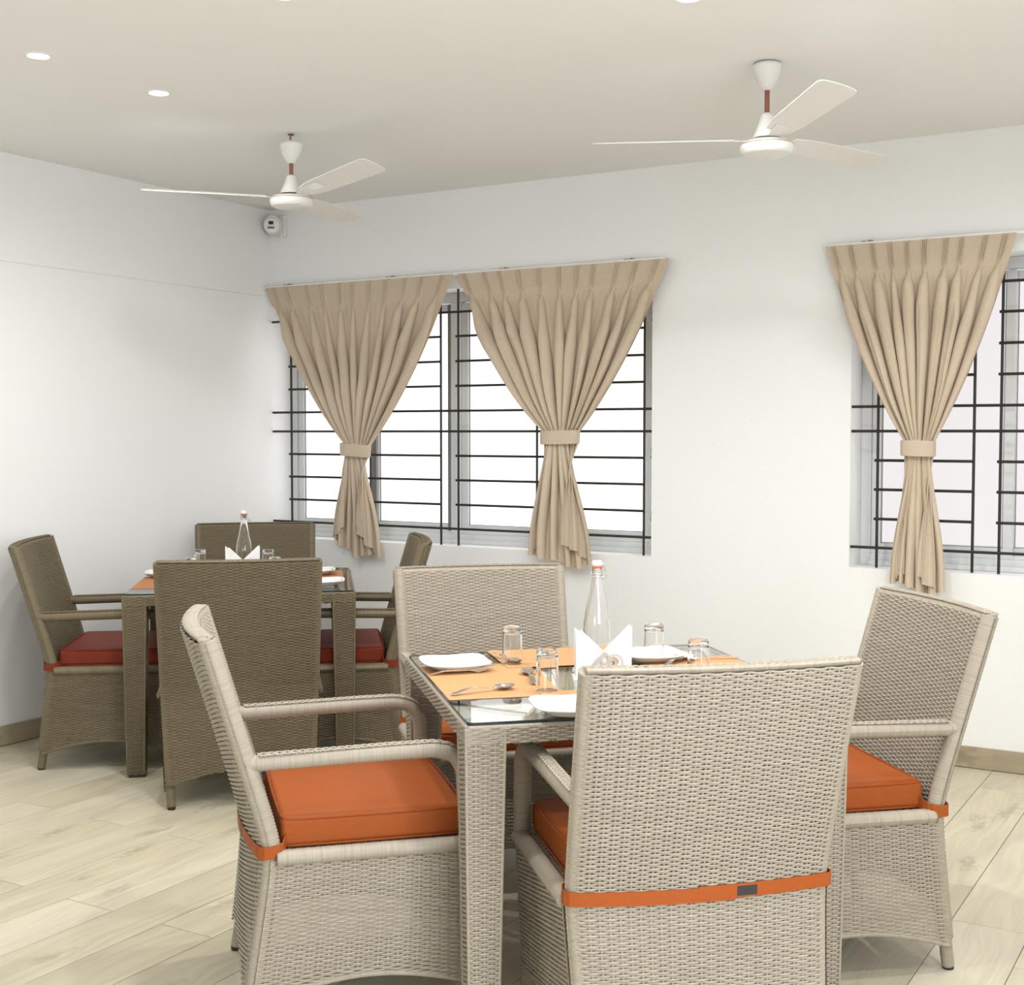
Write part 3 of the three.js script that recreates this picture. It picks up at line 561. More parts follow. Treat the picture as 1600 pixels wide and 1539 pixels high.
// ───────────────────────── tables ─────────────────────────
const TB = 0.465;
function makeTable(label, pos, turn) {
  const o = thing('wicker_table', label, 'table', pos, turn, 'square wicker tables with glass tops');
  const quad = (a, b, c, d) => (s, t) => a.clone().lerp(b, s).lerp(d.clone().lerp(c, s), t); // a,b bottom; d,c top
  for (const sx of [-1, 1]) for (const sz of [-1, 1]) {
    const X = q => sx * (TB - q), Z = q => sz * (TB - q), yb = 0.012, yt = 0.742, wt = 0.090, wb = 0.066, ob = 0.010;
    const cor = (x, z, y) => V(X(x), y, Z(z)), g = [];
    const T = [[0, 0], [wt, 0], [wt, wt], [0, wt]], Bm = [[ob, ob], [ob + wb, ob], [ob + wb, ob + wb], [ob, ob + wb]];
    for (let k = 0; k < 4; k++) {
      const n = (k + 1) % 4, f = quad(cor(...Bm[k], yb), cor(...Bm[n], yb), cor(...T[n], yt), cor(...T[k], yt));
      g.push(weave(f, 128, 4, { lenU: 0.08, lenV: 0.73, seed: 50 + k, flip: sx * sz > 0 ? -1 : 1 }));
      // corner binding
      g.push(tube([cor(...Bm[k], yb), cor(...T[k], yt - 0.004)], 0.0042, 0.0042, V(1, 0, 0), { pitch: 0.0066, amp: 0.14, radial: 6 }));
    }
    const leg = part('leg', g, M.rattan, o);
    part('foot_pad', box(wb - 0.006, 0.012, wb - 0.006, X(ob + wb / 2), 0.006, Z(ob + wb / 2), 0.002), M.black, leg);
  }
  for (let k = 0; k < 4; k++) {
    const rot = k * Math.PI / 2, face = (s, t) => V((s - 0.5) * 2 * (TB - 0.004), lerp(0.702, 0.738, t), TB), inner = (s, t) => V((s - 0.5) * 2 * (TB - 0.05), lerp(0.702, 0.738, t), TB - 0.05);
    const g = [weave(face, 7, 42, { lenU: 0.92, lenV: 0.04, seed: 71 + k }), weave(inner, 6, 36, { lenU: 0.84, lenV: 0.04, seed: 75 + k, flip: -1 }),
      weave((s, t) => V((s - 0.5) * 2 * (TB - 0.05), 0.702, lerp(TB - 0.05, TB, t)), 8, 36, { lenU: 0.84, lenV: 0.05, seed: 79 + k, flip: 1 }),
      tube([V(-TB + 0.006, 0.738, TB - 0.005), V(TB - 0.006, 0.738, TB - 0.005)], 0.0062, 0.0062, V(0, 1, 0), { pitch: 0.0068, amp: 0.1, radial: 8 })];
    g.forEach(q => q.rotateY(rot)); part('apron', g, M.rattan, o);
  }
  part('top_panel', weave((s, t) => V((s - 0.5) * 2 * (TB - 0.01), 0.7345, (0.5 - t) * 2 * (TB - 0.01)), 120, 40, { lenU: 0.92, lenV: 0.92, seed: 91, amp: 0.002, dome: 0.0022 }), M.rattan, o);
  const G = 0.459, r = 0.018, sh = new THREE.Shape();
  sh.moveTo(-G + r, -G); sh.lineTo(G - r, -G); sh.absarc(G - r, -G + r, r, -Math.PI / 2, 0); sh.lineTo(G, G - r); sh.absarc(G - r, G - r, r, 0, Math.PI / 2); sh.lineTo(-G + r, G); sh.absarc(-G + r, G - r, r, Math.PI / 2, Math.PI); sh.lineTo(-G, -G + r); sh.absarc(-G + r, -G + r, r, Math.PI, 1.5 * Math.PI);
  const gl = new THREE.ExtrudeGeometry(sh, { depth: 0.0084, bevelEnabled: false, curveSegments: 8 }); gl.clearGroups(); gl.rotateX(-Math.PI / 2).translate(0, 0.7428, 0);
  const top = part('glass_top', indexed(gl), M.tableGlass, o);
  const pts = sh.getPoints(6).map(q => V(q.x, 0.748, -q.y)); pts.pop();
  const ep = [], ei = [], eu = [], n = pts.length;
  pts.forEach((q, i) => { const k = 1.0006; ep.push(q.x * k, 0.7428, q.z * k, q.x * k, 0.7511, q.z * k); eu.push(i, 0, i, 1); const a = 2 * i, b = 2 * ((i + 1) % n); ei.push(a, b, a + 1, a + 1, b, b + 1); });
  const em = build(ep, ei, eu); part('polished_edge', em, M.glassEdge, top, 'dark teal polished glass edge').material.side = THREE.DoubleSide;
  return o;
}
const NEAR = { c: [3.362, 2.532], r: 43.5 * D2R }, FAR = { c: [0.966, 1.279], r: 39 * D2R };
makeTable('wicker table with glass top in the foreground, laid with tan placemats', [NEAR.c[0], 0, NEAR.c[1]], NEAR.r);
{
  const t2 = scene.getObjectByName('wicker_table');
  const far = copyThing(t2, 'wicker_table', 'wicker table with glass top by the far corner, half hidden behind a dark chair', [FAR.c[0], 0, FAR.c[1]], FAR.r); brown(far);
}
// table coordinates: b across the front edge from the left corner, a into the picture
const onTable = (T, b, a, y = 0.7512) => { const x = b - TB, z = TB - a, c = Math.cos(T.r), s = Math.sin(T.r); return [T.c[0] + c * x + s * z, y, T.c[1] - s * x + c * z]; };

// ───────────────────────── things on the tables ─────────────────────────
const MATY = 0.7512, ONMAT = 0.7530;
function placemat(T, b, a, w, d, mat, label, lift = 0) {
  const m = mesh('placemat', box(w, 0.0016, d, 0, 0.0009, 0, 0.0007), mat, scene); const p = m.geometry.attributes.position, u = m.geometry.attributes.uv;
  for (let i = 0; i < p.count; i++) u.setXY(i, p.getX(i) * 6, p.getZ(i) * 6);
  m.position.set(...onTable(T, b, a, MATY + lift)); m.rotation.y = T.r; m.userData = { label, category: 'placemat', group: 'woven placemats on the tables' };
}
placemat(NEAR, 0.158, 0.487, 0.30, 0.46, M.placemat, 'tan placemat at the left of the near table, under two spoons');
placemat(NEAR, 0.465, 0.783, 0.45, 0.285, M.placemat, 'tan placemat at the back of the near table, behind the two left tumblers', 0.0018);
placemat(NEAR, 0.772, 0.480, 0.29, 0.46, M.placemat, 'tan placemat at the right of the near table, beyond the napkins');
placemat(NEAR, 0.465, 0.155, 0.45, 0.285, M.placemat, 'tan placemat at the front of the near table, mostly hidden behind the nearest chair', 0.0018);
placemat(FAR, 0.157, 0.400, 0.30, 0.44, M.placematRust, 'rust placemat at the left end of the far table');
placemat(FAR, 0.740, 0.560, 0.30, 0.44, M.placematRust, 'rust placemat at the right end of the far table');

function plateGeo(size) {
  const pos = [], idx = [], uv = [], NR = 14, NT = 64, prof = [[0, 0.004], [0.3, 0.004], [0.55, 0.0045], [0.66, 0.007], [0.78, 0.0135], [0.90, 0.0195], [0.97, 0.0225], [1.0, 0.0225], [1.0, 0.0195], [0.96, 0.0175], [0.86, 0.0125], [0.72, 0.004], [0.62, 0.0005], [0.5, 0], [0, 0]];
  prof.forEach(([r, y], i) => {
    for (let k = 0; k <= NT; k++) {
      const th = k / NT * 2 * Math.PI, c = Math.cos(th), s = Math.sin(th), n = lerp(2.4, 4.6, r), q = r * size / 2 / ((Math.abs(c) ** n + Math.abs(s) ** n) ** (1 / n));
      const corner = Math.abs(Math.sin(2 * th)) ** 2 * 0.003 * r; pos.push(c * q, y + corner, s * q); uv.push(c * r, s * r);
    }
  });
  const w = NT + 1; for (let i = 0; i + 1 < prof.length; i++) for (let k = 0; k < NT; k++) { const a = i * w + k; idx.push(a, a + 1, a + w, a + 1, a + w + 1, a + w); }
  return build(pos, idx, uv);
}
const plateG = plateGeo(0.186);
function plate(T, b, a, y, turn, label) {
  const m = mesh('plate', plateG, M.china, scene); m.position.set(...onTable(T, b, a, y)); m.rotation.y = T.r + turn; m.userData = { label, category: 'plate', group: 'square white plates' };
}
plate(NEAR, 0.098, 0.668, ONMAT, 0.03, 'square white plate at the left back corner of the near table');
plate(NEAR, 0.262, 0.062, MATY, -0.05, 'square white plate at the near table front edge, cut off by the nearest chair');
plate(NEAR, 0.672, 0.690, MATY, 0.1, 'square white plate behind the napkins on the near table');
plate(FAR, 0.095, 0.640, MATY, 0, 'white plate at the far table left end, its edge showing past a chair');
plate(FAR, 0.800, 0.215, MATY, 0, 'white plate at the front right corner of the far table');
plate(FAR, 0.765, 0.640, ONMAT, 0, 'white plate further back at the right end of the far table');

// tumbler, upside down: thick foot uppermost
const tumblerG = lathe([[0.0265, 0], [0.0292, 0.0006], [0.0296, 0.003], [0.0286, 0.045], [0.0272, 0.096], [0.0262, 0.1035], [0.0235, 0.1058], [0.016, 0.1050], [0, 0.1046], [0, 0.0925], [0.014, 0.0922], [0.0225, 0.0900], [0.0246, 0.084], [0.0256, 0.045], [0.0266, 0.003], [0.0265, 0]], 48);
function tumbler(T, b, a, y, label) { const m = mesh('tumbler', tumblerG, M.clearGlass, scene); m.position.set(...onTable(T, b, a, y)); m.userData = { label, category: 'glass', group: 'upturned glass tumblers' }; }
tumbler(NEAR, 0.267, 0.700, ONMAT, 'upturned glass tumbler behind the spoons, left back one on the near table');
tumbler(NEAR, 0.268, 0.312, ONMAT, 'upturned glass tumbler between the spoons and the napkins on the near table');
tumbler(NEAR, 0.671, 0.660, ONMAT, 'upturned glass tumbler in front of the plate, just right of the napkins');
tumbler(NEAR, 0.694, 0.372, ONMAT, 'upturned glass tumbler at the right of the near table, low behind the nearest chair');
tumbler(FAR, 0.233, 0.828, MATY, 'upturned glass tumbler left of the bottle on the far table');
tumbler(FAR, 0.547, 0.783, MATY, 'upturned glass tumbler close by the right of the far napkins');
tumbler(FAR, 0.592, 0.393, MATY, 'rightmost upturned glass tumbler on the far table, only its foot showing');
tumbler(FAR, 0.228, 0.416, MATY, 'leftmost upturned glass tumbler on the far table, only its foot showing');

function bottle(T, b, a, label) {
  const o = thing('swing_top_bottle', label, 'bottle', onTable(T, b, a, MATY), T.r + 2.4, 'clear swing top bottles');
  const out = [[0, 0.002], [0.030, 0.0], [0.0365, 0.003], [0.0385, 0.010], [0.0388, 0.05], [0.0386, 0.098], [0.0368, 0.122], [0.0325, 0.148], [0.0262, 0.176], [0.0200, 0.204], [0.0158, 0.228], [0.0140, 0.246], [0.0138, 0.252], [0.0160, 0.2535], [0.0162, 0.2585], [0.0138, 0.260], [0.0132, 0.270], [0.0128, 0.2745]];
  const inn = [[0.0092, 0.2745], [0.0100, 0.262], [0.0108, 0.246], [0.0130, 0.228], [0.0172, 0.204], [0.0234, 0.176], [0.0297, 0.148], [0.0340, 0.122], [0.0358, 0.098], [0.0360, 0.05], [0.0355, 0.014], [0.028, 0.008], [0, 0.010]];
  part('glass_body', lathe([...out, ...inn], 56), M.bottleGlass, o);
  part('stopper', lathe([[0, 0.2775], [0.0138, 0.2775], [0.0142, 0.281], [0.0138, 0.2895], [0.012, 0.2925], [0, 0.2935]], 32), M.china, o, 'white ceramic stopper');
  part('seal', new THREE.TorusGeometry(0.0118, 0.0030, 10, 28).rotateX(Math.PI / 2).translate(0, 0.2755, 0), M.seal, o, 'orange rubber seal');
  const w = 0.0012, loops = [];
  for (const sg of [-1, 1]) {
    loops.push(tube([V(sg * 0.0160, 0.286, 0), V(sg * 0.0185, 0.284, 0), V(sg * 0.0215, 0.268, 0.006), V(sg * 0.0225, 0.258, 0.010), V(sg * 0.0175, 0.256, 0.002)], w, w, V(0, 0, 1), { radial: 6, step: 0.003 }));
    loops.push(tube([V(sg * 0.0175, 0.256, 0.002), V(sg * 0.021, 0.252, 0.016), V(sg * 0.015, 0.245, 0.024), V(0, 0.241, 0.027)], w, w, V(0, 1, 0), { radial: 6, step: 0.003 }));
  }
  loops.push(tube([V(-0.0165, 0.286, 0), V(0.0165, 0.286, 0)], w, w, V(0, 0, 1), { radial: 6, step: 0.004 }));
  const ring = []; for (let i = 0; i < 14; i++) { const t = i / 14 * 2 * Math.PI; ring.push(V(Math.cos(t) * 0.0172, 0.2555, Math.sin(t) * 0.0172)); }
  loops.push(tube(ring, w, w, V(0, 1, 0), { radial: 6, step: 0.004, closed: true }));
  part('wire_bail', loops, M.wire, o);
}
bottle(NEAR, 0.500, 0.655, 'clear swing top bottle with a white stopper standing behind the napkins on the near table');
bottle(FAR, 0.442, 0.705, 'clear swing top bottle with an orange seal on the far table before the dark backrest');

// napkin holders with folded napkins
const emblem = (() => {
  const cv = document.createElement('canvas'); cv.width = 256; cv.height = 256; const g = cv.getContext('2d');
  g.fillStyle = '#e9e8e6'; g.fillRect(0, 0, 256, 256);
  g.strokeStyle = '#cdc2bd'; g.lineWidth = 30; g.beginPath(); g.arc(120, 132, 100, -2.2, 0.5); g.stroke();
  g.strokeStyle = '#e9e8e6'; for (let i = 0; i < 15; i++) { const t = -2.1 + i * 0.19; g.beginPath(); g.moveTo(120 + Math.cos(t) * 92, 132 + Math.sin(t) * 92); g.lineTo(120 + Math.cos(t) * 108, 132 + Math.sin(t) * 108); g.lineWidth = 4; g.stroke(); }
  g.fillStyle = '#b9a498'; g.beginPath(); g.ellipse(120, 96, 62, 40, 0.5, 0, 7); g.fill();
  g.fillStyle = '#d9683a'; g.beginPath(); g.moveTo(88, 140); g.lineTo(124, 114); g.lineTo(112, 146); g.lineTo(142, 126); g.lineTo(122, 170); g.closePath(); g.fill();
  g.strokeStyle = '#d3cbc7'; g.lineWidth = 4; for (let i = 0; i < 4; i++) { g.beginPath(); g.moveTo(206 + i * 9, 226 - i * 10); g.lineTo(226 + i * 7, 248 - i * 10); g.stroke(); }
  const t = new THREE.CanvasTexture(cv); t.colorSpace = THREE.SRGBColorSpace; return t;
})();
M.emblem = std({ name: 'printed napkin emblem', map: emblem, roughness: 0.9 });
function napkins(T, b, a, turn, printed, label1, label2) {
  const P = onTable(T, b, a, MATY), h = thing('napkin_holder', label1, 'napkin holder', P, T.r + turn, 'napkin holders');
  const sh = new THREE.Shape(); const R = 0.060, hgt = 0.066;
  sh.moveTo(-R, 0); for (let i = 0; i <= 30; i++) { const t = i / 30, x = lerp(-R, R, t), base = hgt * (1 - Math.abs(x / R) ** 1.25); sh.lineTo(x, base + 0.0016 * Math.abs(Math.sin(t * Math.PI * 5))); } sh.lineTo(R, 0); sh.closePath();
  for (const [x, y, rx, ry] of [[0.001, 0.047, 0.0072, 0.0098], [-0.0145, 0.036, 0.0055, 0.006], [-0.0275, 0.022, 0.0055, 0.006], [0.0225, 0.0365, 0.0054, 0.0058], [0.0365, 0.0165, 0.0052, 0.0056], [0.0, 0.019, 0.007, 0.009], [-0.040, 0.009, 0.0045, 0.005], [0.041, 0.009, 0.0045, 0.005]]) { const q = new THREE.Path(); q.absellipse(x, y, rx, ry, 0, 2 * Math.PI, true); sh.holes.push(q); }
  for (const z of [0.012, -0.015]) { const g = new THREE.ExtrudeGeometry(sh, { depth: 0.003, bevelEnabled: true, bevelSize: 0.0005, bevelThickness: 0.0005, bevelSegments: 1, curveSegments: 12 }); g.clearGroups(); part('pierced_plate', indexed(g.translate(0, 0.002, z)), M.taupe, h); }
  part('holder_base', box(0.122, 0.006, 0.036, 0, 0.003, 0, 0.001), M.taupe, h);
  // the folded stack
  const tri = pts => { const s = new THREE.Shape(); pts.forEach(([x, y], i) => i ? s.lineTo(x, y) : s.moveTo(x, y)); s.closePath(); return s; };
  const L = [[-0.0765, 0.008], [-0.0775, 0.1335], [0.0005, 0.0665], [0.0005, 0.008]], L2 = [[-0.060, 0.008], [-0.0625, 0.1290], [0.004, 0.0660], [0.004, 0.008]], Rr = [[0.076, 0.008], [0.0775, 0.1330], [0.0, 0.0660], [0.0, 0.008]], R2 = [[0.070, 0.008], [0.0735, 0.1375], [-0.004, 0.0650], [-0.004, 0.008]];
  const stack = (name, lab, sets) => {
    const o = thing(name, lab, 'napkin', P, T.r + turn, 'folded paper napkins');
    sets.forEach(([s, z, d]) => { const g = new THREE.ExtrudeGeometry(tri(s), { depth: d, bevelEnabled: false }); g.clearGroups(); part('napkin_fold', indexed(g.translate(0, 0, z)), M.paper, o); });
    return o;
  };
  stack('paper_napkin', label2[0], [[L, 0.0035, 0.0065], [L2, -0.003, 0.0055], [L, -0.0095, 0.006]]);
  const r = stack('paper_napkin', label2[1], [[Rr, 0.004, 0.0072], [R2, -0.0025, 0.006], [Rr, -0.0105, 0.007]]);
  if (printed) part('printed_emblem', new THREE.PlaneGeometry(0.056, 0.056).translate(0.030, 0.0375, 0.01135), M.emblem, r, 'faint printed ring emblem');
}
napkins(NEAR, 0.462, 0.470, 0, true, 'taupe pierced napkin holder in the middle of the near table', ['left white napkin folded to a point in the near holder', 'right white napkin with a faint printed emblem in the near holder']);
napkins(FAR, 0.438, 0.655, 0, false, 'taupe napkin holder on the far table, hidden behind the dark chair', ['left white napkin folded to a point on the far table', 'right white napkin folded to a point on the far table']);

// cutlery
function spoonGeo(L = 0.185) {
  const pos = [], idx = [], uv = [], N = 44, K = 8;
  for (let i = 0; i <= N; i++) {
    const t = i / N, x = t * L; let w, y, dip = 0;
    if (t > 0.70) { const q = (t - 0.70) / 0.30; w = 0.0205 * Math.sqrt(Math.max(0, 1 - (2 * (q * 0.97 + 0.015) - 1) ** 2)) * (1 - 0.12 * (q - 0.5)); dip = 0.009 * Math.sin(Math.PI * clamp(q)); y = 0.010 + 0.001 * q; w = Math.max(w, q < 0.5 ? 0.0032 : 0.0006); } else { w = lerp(0.0078, 0.0032, smooth(0.0, 0.68, t)); w *= t < 0.03 ? Math.sqrt(t / 0.03 + 0.02) : 1; y = 0.004 + 0.010 * Math.sin(Math.PI * clamp(t / 0.72)) ** 1.5; y = lerp(y, 0.010, smooth(0.6, 0.72, t)); }
    for (const f of [1, -1]) for (let k = 0; k <= K; k++) { const s = -1 + 2 * k / K; pos.push(x, y - dip * (1 - s * s) + f * 0.0008, s * w); uv.push(t, k / K); }
  }
  const W = 2 * (K + 1);
  for (let i = 0; i < N; i++) { for (let k = 0; k < K; k++) { let a = i * W + k; idx.push(a, a + 1, a + W, a + 1, a + W + 1, a + W); a += K + 1; idx.push(a, a + W, a + 1, a + 1, a + W, a + W + 1); } for (const k of [0, K]) { const a = i * W + k, b = a + K + 1; k ? idx.push(a, b, a + W, b, b + W, a + W) : idx.push(a, a + W, b, b, a + W, b + W); } }
  return build(pos, idx, uv);
}
function forkGeo(L = 0.19) {
  const s = new THREE.Shape(); s.moveTo(0, -0.005); s.lineTo(0, 0.005); s.quadraticCurveTo(0.05, 0.0045, 0.11, 0.0025); s.quadraticCurveTo(0.125, 0.004, 0.135, 0.011); s.lineTo(L, 0.0115); s.lineTo(L, 0.0090);
  for (const y of [0.0055, 0.0, -0.0055]) { s.lineTo(L - 0.002, y + 0.0030); s.lineTo(0.145, y + 0.0016); s.lineTo(0.145, y - 0.0016); s.lineTo(L, y - 0.0026); }
  s.lineTo(L, -0.0115); s.lineTo(0.135, -0.011); s.quadraticCurveTo(0.125, -0.004, 0.11, -0.0025); s.quadraticCurveTo(0.05, -0.0045, 0, -0.005);
  const g = new THREE.ExtrudeGeometry(s, { depth: 0.0018, bevelEnabled: false, curveSegments: 10 }); g.clearGroups(); indexed(g).rotateX(-Math.PI / 2);
  const p = g.attributes.position; for (let i = 0; i < p.count; i++) { const t = p.getX(i) / L; p.setY(i, p.getY(i) + 0.003 + 0.007 * Math.sin(Math.PI * clamp(t / 0.7)) + (t > 0.66 ? 0.012 * smooth(0.66, 1, t) - 0.004 * Math.sin(Math.PI * (t - 0.66) / 0.34) : 0)); }
  g.computeVertexNormals(); return g;
}
const spoonG = spoonGeo(), forkG = forkGeo();
function cutlery(name, geo, T, b0, a0, b1, a1, y, label, roll = 0) {
  const m = mesh(name, geo, M.steel, scene), p = onTable(T, b0, a0, y), q = onTable(T, b1, a1, y);
  m.position.set(...p); m.rotation.set(0, Math.atan2(-(q[2] - p[2]), q[0] - p[0]), 0); m.userData = { label, category: name, group: `steel ${name}s on the near table` };
  return m;
}
cutlery('fork', forkG, NEAR, 0.012, 0.575, 0.200, 0.610, ONMAT, 'steel fork lying in front of the left back plate on the tan placemat');
cutlery('spoon', spoonG, NEAR, 0.020, 0.300, 0.200, 0.365, ONMAT, 'steel spoon lying along the front of the left placemat, handle to the left');
cutlery('spoon', spoonG, NEAR, 0.252, 0.385, 0.275, 0.560, ONMAT, 'steel spoon with its round bowl away from the camera, left of the second tumbler');
cutlery('spoon', spoonG, NEAR, 0.220, 0.860, 0.285, 0.690, ONMAT, 'steel spoon reaching behind the left back tumbler');
cutlery('fork', forkG, NEAR, 0.920, 0.640, 0.740, 0.655, ONMAT, 'steel fork on the right placemat, handle toward the wall');
cutlery('spoon', spoonG, NEAR, 0.662, 0.545, 0.790, 0.690, ONMAT, 'steel spoon beside the right tumblers on the right placemat');
cutlery('knife', (() => { const s = new THREE.Shape(); s.moveTo(0, -0.005); s.lineTo(0, 0.005); s.lineTo(0.1, 0.004); s.quadraticCurveTo(0.15, 0.012, 0.2, 0.002); s.lineTo(0.1, -0.004); s.closePath(); const g = new THREE.ExtrudeGeometry(s, { depth: 0.0022, bevelEnabled: false }); g.clearGroups(); return indexed(g).rotateX(-Math.PI / 2).translate(0, 0.0012, 0); })(), NEAR, 0.385, 0.030, 0.225, 0.022, MATY, 'steel knife under the front plate at the edge of the glass top');

// ───────────────────────── ceiling fans ─────────────────────────
function fan(x, z, label, o) {
  const t = thing('ceiling_fan', label, 'fan', [x, 0, z], 0, 'white three blade ceiling fans');
  const y = o.y;
  if (o.hook) part('hook', [tube([V(0, CEIL, 0), V(-0.004, CEIL - 0.018, 0), V(0.006, CEIL - 0.03, 0), V(0, y.canTop - 0.01, 0)], 0.0035, 0.0035, V(0, 0, 1), { radial: 8, step: 0.004 }), lathe([[0, CEIL], [0.012, CEIL], [0.012, CEIL - 0.004], [0, CEIL - 0.004]], 16)], M.rodBrown, t, 'brown ceiling hook');
  part('canopy', lathe([[0, y.canTop], [0.030, y.canTop], [0.0465, y.canTop - 0.006], [0.0490, y.canTop - 0.016], [0.0460, y.canTop - 0.030], [0.036, y.canTop - 0.058], [0.0225, y.canBot + 0.012], [0.0165, y.canBot], [0.006, y.canBot]], 40), M.whiteGloss, t);
  part('down_rod', new THREE.CylinderGeometry(0.0085, 0.0085, y.canBot - y.rod + 0.02, 16).translate(0, (y.canBot + y.rod) / 2, 0), M.rodBrown, t, 'brown down rod');
  part('motor_cone', lathe([[0, y.rod], [0.017, y.rod], [0.021, y.rod - 0.008], [0.029, y.rod - 0.035], [0.0415, y.cone + 0.016], [0.0465, y.cone + 0.004], [0.046, y.cone], [0, y.cone]], 40), M.whiteGloss, t);
  part('shadow_gap', lathe([[0, y.cone], [0.0425, y.cone], [0.0425, y.cone - 0.006], [0, y.cone - 0.006]], 40), M.darkLine, t);
  part('motor_body', lathe([[0, y.cone - 0.006], [0.050, y.cone - 0.006], [0.075, y.cone - 0.010], [0.0885, y.cone - 0.019], [0.0900, y.cone - 0.026], [0.0895, y.cone - 0.038], [0.083, y.cone - 0.049], [0.0755, y.cone - 0.0545], [0.0735, y.cone - 0.0530], [0.0710, y.cone - 0.0555], [0.045, y.cone - 0.060], [0, y.cone - 0.061]], 56), M.whiteGloss, t);
  part('gold_ring', new THREE.TorusGeometry(0.0893, 0.0013, 6, 64).rotateX(Math.PI / 2).translate(0, y.cone - 0.0215, 0), M.gold, t, 'thin gold trim ring');
  const yb = y.blade - 0.004;
  o.blades.forEach(([deg, elev], i) => {
    const b = new THREE.Group(); b.name = 'blade'; b.position.set(0, yb, 0); b.rotation.set(0, -deg * D2R, 0); t.add(b);
    // blade plate in local x outward, pitched about its length
    const s = new THREE.Shape(); s.moveTo(0.105, -0.040); s.lineTo(0.20, -0.056); s.lineTo(0.575, -0.064); s.quadraticCurveTo(0.602, -0.064, 0.606, -0.040); s.quadraticCurveTo(0.612, 0.01, 0.598, 0.046); s.quadraticCurveTo(0.592, 0.060, 0.570, 0.061); s.lineTo(0.20, 0.050); s.lineTo(0.105, 0.036); s.closePath();
    const g = new THREE.ExtrudeGeometry(s, { depth: 0.0016, bevelEnabled: true, bevelSize: 0.0006, bevelThickness: 0.0006, bevelSegments: 1, curveSegments: 8 }); g.clearGroups(); indexed(g);
    g.rotateX(-Math.PI / 2); const shp = q => q.rotateX(-o.pitch * D2R).rotateZ(elev * D2R);
    part('blade_plate', shp(g), M.bladeWhite, b);
    const br = new THREE.Shape(); br.moveTo(0.055, -0.014); br.lineTo(0.11, -0.026); br.lineTo(0.165, -0.030); br.lineTo(0.165, 0.028); br.lineTo(0.11, 0.022); br.lineTo(0.055, 0.014); br.closePath();
    const bg = new THREE.ExtrudeGeometry(br, { depth: 0.0022, bevelEnabled: false }); bg.clearGroups(); indexed(bg).rotateX(-Math.PI / 2).translate(0, -0.0034, 0);
    part('blade_bracket', shp(bg), M.whiteGloss, b);
    for (const [sx, sz] of [[0.125, -0.016], [0.125, 0.014], [0.152, -0.018], [0.152, 0.017]]) part('screw', shp(new THREE.SphereGeometry(0.0036, 8, 6).scale(1, 0.5, 1).translate(sx, -0.0036, sz)), M.whiteGloss, b);
    if (o.sticker === i) { const st = box(0.085, 0.0008, 0.050, 0.20, -0.0022, 0.012); part('sticker', shp(st), M.china, b, 'white paper sticker'); }
  });
}
fan(3.385, 1.374, 'white ceiling fan nearer the camera, in front of the right part of the ceiling', { y: { canTop: 2.6415, canBot: 2.549, rod: 2.473, cone: 2.389, blade: 2.390 }, blades: [[50, 2.3], [170, 3.2], [290, 0]], pitch: 13 });
fan(1.322, 1.377, 'white ceiling fan by the room corner, hanging from a bare hook', { y: { canTop: 2.612, canBot: 2.521, rod: 2.473, cone: 2.395, blade: 2.386 }, hook: true, blades: [[18, 4.2], [138, 1], [257, 0]], pitch: 13, sticker: 0 });

// ───────────────────────── recessed downlights ─────────────────────────
function downlight(x, z, label, k = 1) {
  const t = thing('downlight', label, 'ceiling light', [x, CEIL, z], 0, 'small recessed ceiling lights');
  part('trim_ring', lathe([[0.0345, 0.0], [0.0345, -0.003], [0.041, -0.0045], [0.046, -0.003], [0.047, 0.0]], 40), M.whiteGloss, t);
  part('lamp_lens', lathe([[0, -0.0035], [0.034, -0.0025], [0.0345, 0.0], [0, 0.0]], 32), M.lens, t);
  const l = new THREE.SpotLight(WARM, LIGHT.down * k, 0, 88 * D2R, 0.52, 2); l.name = 'lamp'; l.position.set(0, -0.012, 0); l.castShadow = true; l.shadow.radius = 1.7;
  l.target.position.set(0, -2, 0); t.add(l); t.add(l.target); l.target.name = 'lamp_aim';
}
downlight(1.345, 2.673, 'leftmost glowing downlight near the left edge of the ceiling', 0.65);
downlight(1.339, 2.134, 'glowing downlight over the far table, second from the left', 0.65);
downlight(2.430, 2.718, 'downlight at the top edge of the picture above the left fan');
downlight(3.414, 2.115, 'downlight at the top edge of the picture left of the right fan');
let i = 0;  // lamps beyond view, added for their light on the room
for (const [x, z] of [[4.7, 1.1], [4.6, 2.2], [3.4, 3.35], [4.6, 3.6]]) downlight(x, z, `added unseen downlight outside the picture, ${['by the right hand curtain', 'beyond the rightmost chair', 'over the nearest chair', 'near the daylight window'][i]}`, [0.6, 1, 1, 1][i++]);

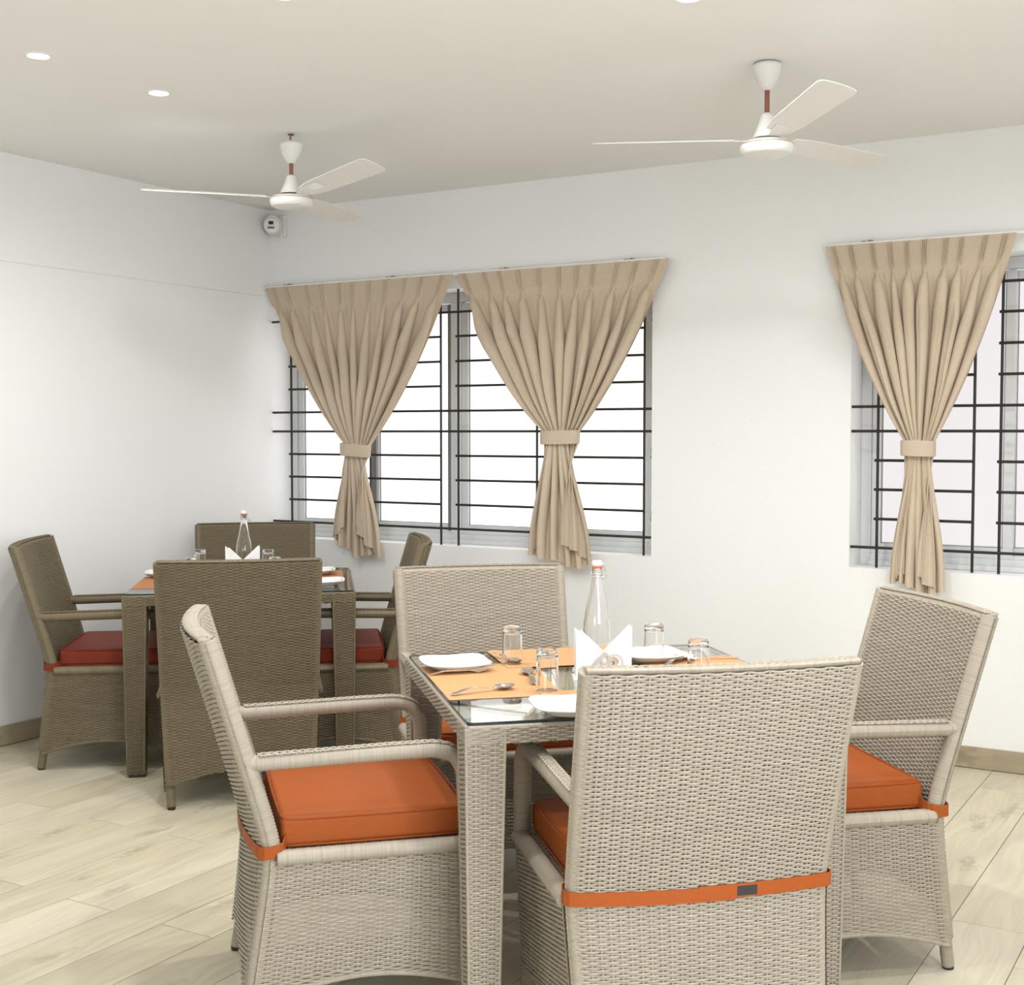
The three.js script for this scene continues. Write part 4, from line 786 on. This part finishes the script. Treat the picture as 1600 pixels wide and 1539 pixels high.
// ───────────────────────── motion sensor in the corner ─────────────────────────
{
  const o = thing('corner_sensor', 'small white round sensor with a black eye high in the room corner', 'sensor', [0.030, 2.545, 0.0]);
  part('mount_plate', box(0.046, 0.120, 0.020, 0.075, 0, 0.010, 0.005), M.sensor, o);
  for (const y of [-0.028, 0.022]) part('screw_cover', new THREE.CylinderGeometry(0.013, 0.014, 0.006, 20).rotateX(Math.PI / 2).translate(0.082, y, 0.022), M.sensor, o);
  part('housing', new THREE.CylinderGeometry(0.050, 0.054, 0.060, 36).rotateX(Math.PI / 2).rotateY(0.55).translate(0.034, 0.004, 0.045), M.sensor, o);
  const head = part('sensor_head', lathe([[0, 0], [0.044, 0], [0.0455, 0.006], [0.044, 0.022], [0.038, 0.028], [0, 0.030]], 36).rotateX(Math.PI / 2).rotateY(0.60).translate(0.050, -0.004, 0.070), M.whiteGloss, o);
  const dir = V(Math.sin(0.6), 0, Math.cos(0.6)), side = V(Math.cos(0.6), 0, -Math.sin(0.6)), base = V(0.050, -0.004, 0.070).addScaledVector(dir, 0.0305);
  const put = (w, h, dx, dy, mat, name, lab) => { const g = box(w, h, 0.003, 0, 0, 0, 0.001).rotateY(0.6); const p = base.clone().addScaledVector(side, dx); part(name, g.translate(p.x, p.y + dy, p.z), mat, head, lab); };
  put(0.027, 0.018, -0.004, 0.013, M.black, 'sensor_eye', 'black square eye');
  const cv = document.createElement('canvas'); cv.width = 128; cv.height = 48; const g = cv.getContext('2d'); g.fillStyle = '#8f8a80'; g.fillRect(0, 0, 128, 48); g.fillStyle = '#3b352e'; for (let i = 0; i < 9; i++) { g.fillRect(4 + i * 14, 6, 8, 8); g.fillRect(6 + i * 13, 30, 9, 10); }
  const tx = new THREE.CanvasTexture(cv); tx.colorSpace = THREE.SRGBColorSpace;
  put(0.038, 0.013, -0.004, -0.013, std({ name: 'sensor label', map: tx, roughness: 0.6 }), 'rating_label', 'grey rating label');
}

scene.traverse(o => { if (o.isMesh) { o.castShadow = true; o.receiveShadow = true; } });
renderer.render(scene, camera);
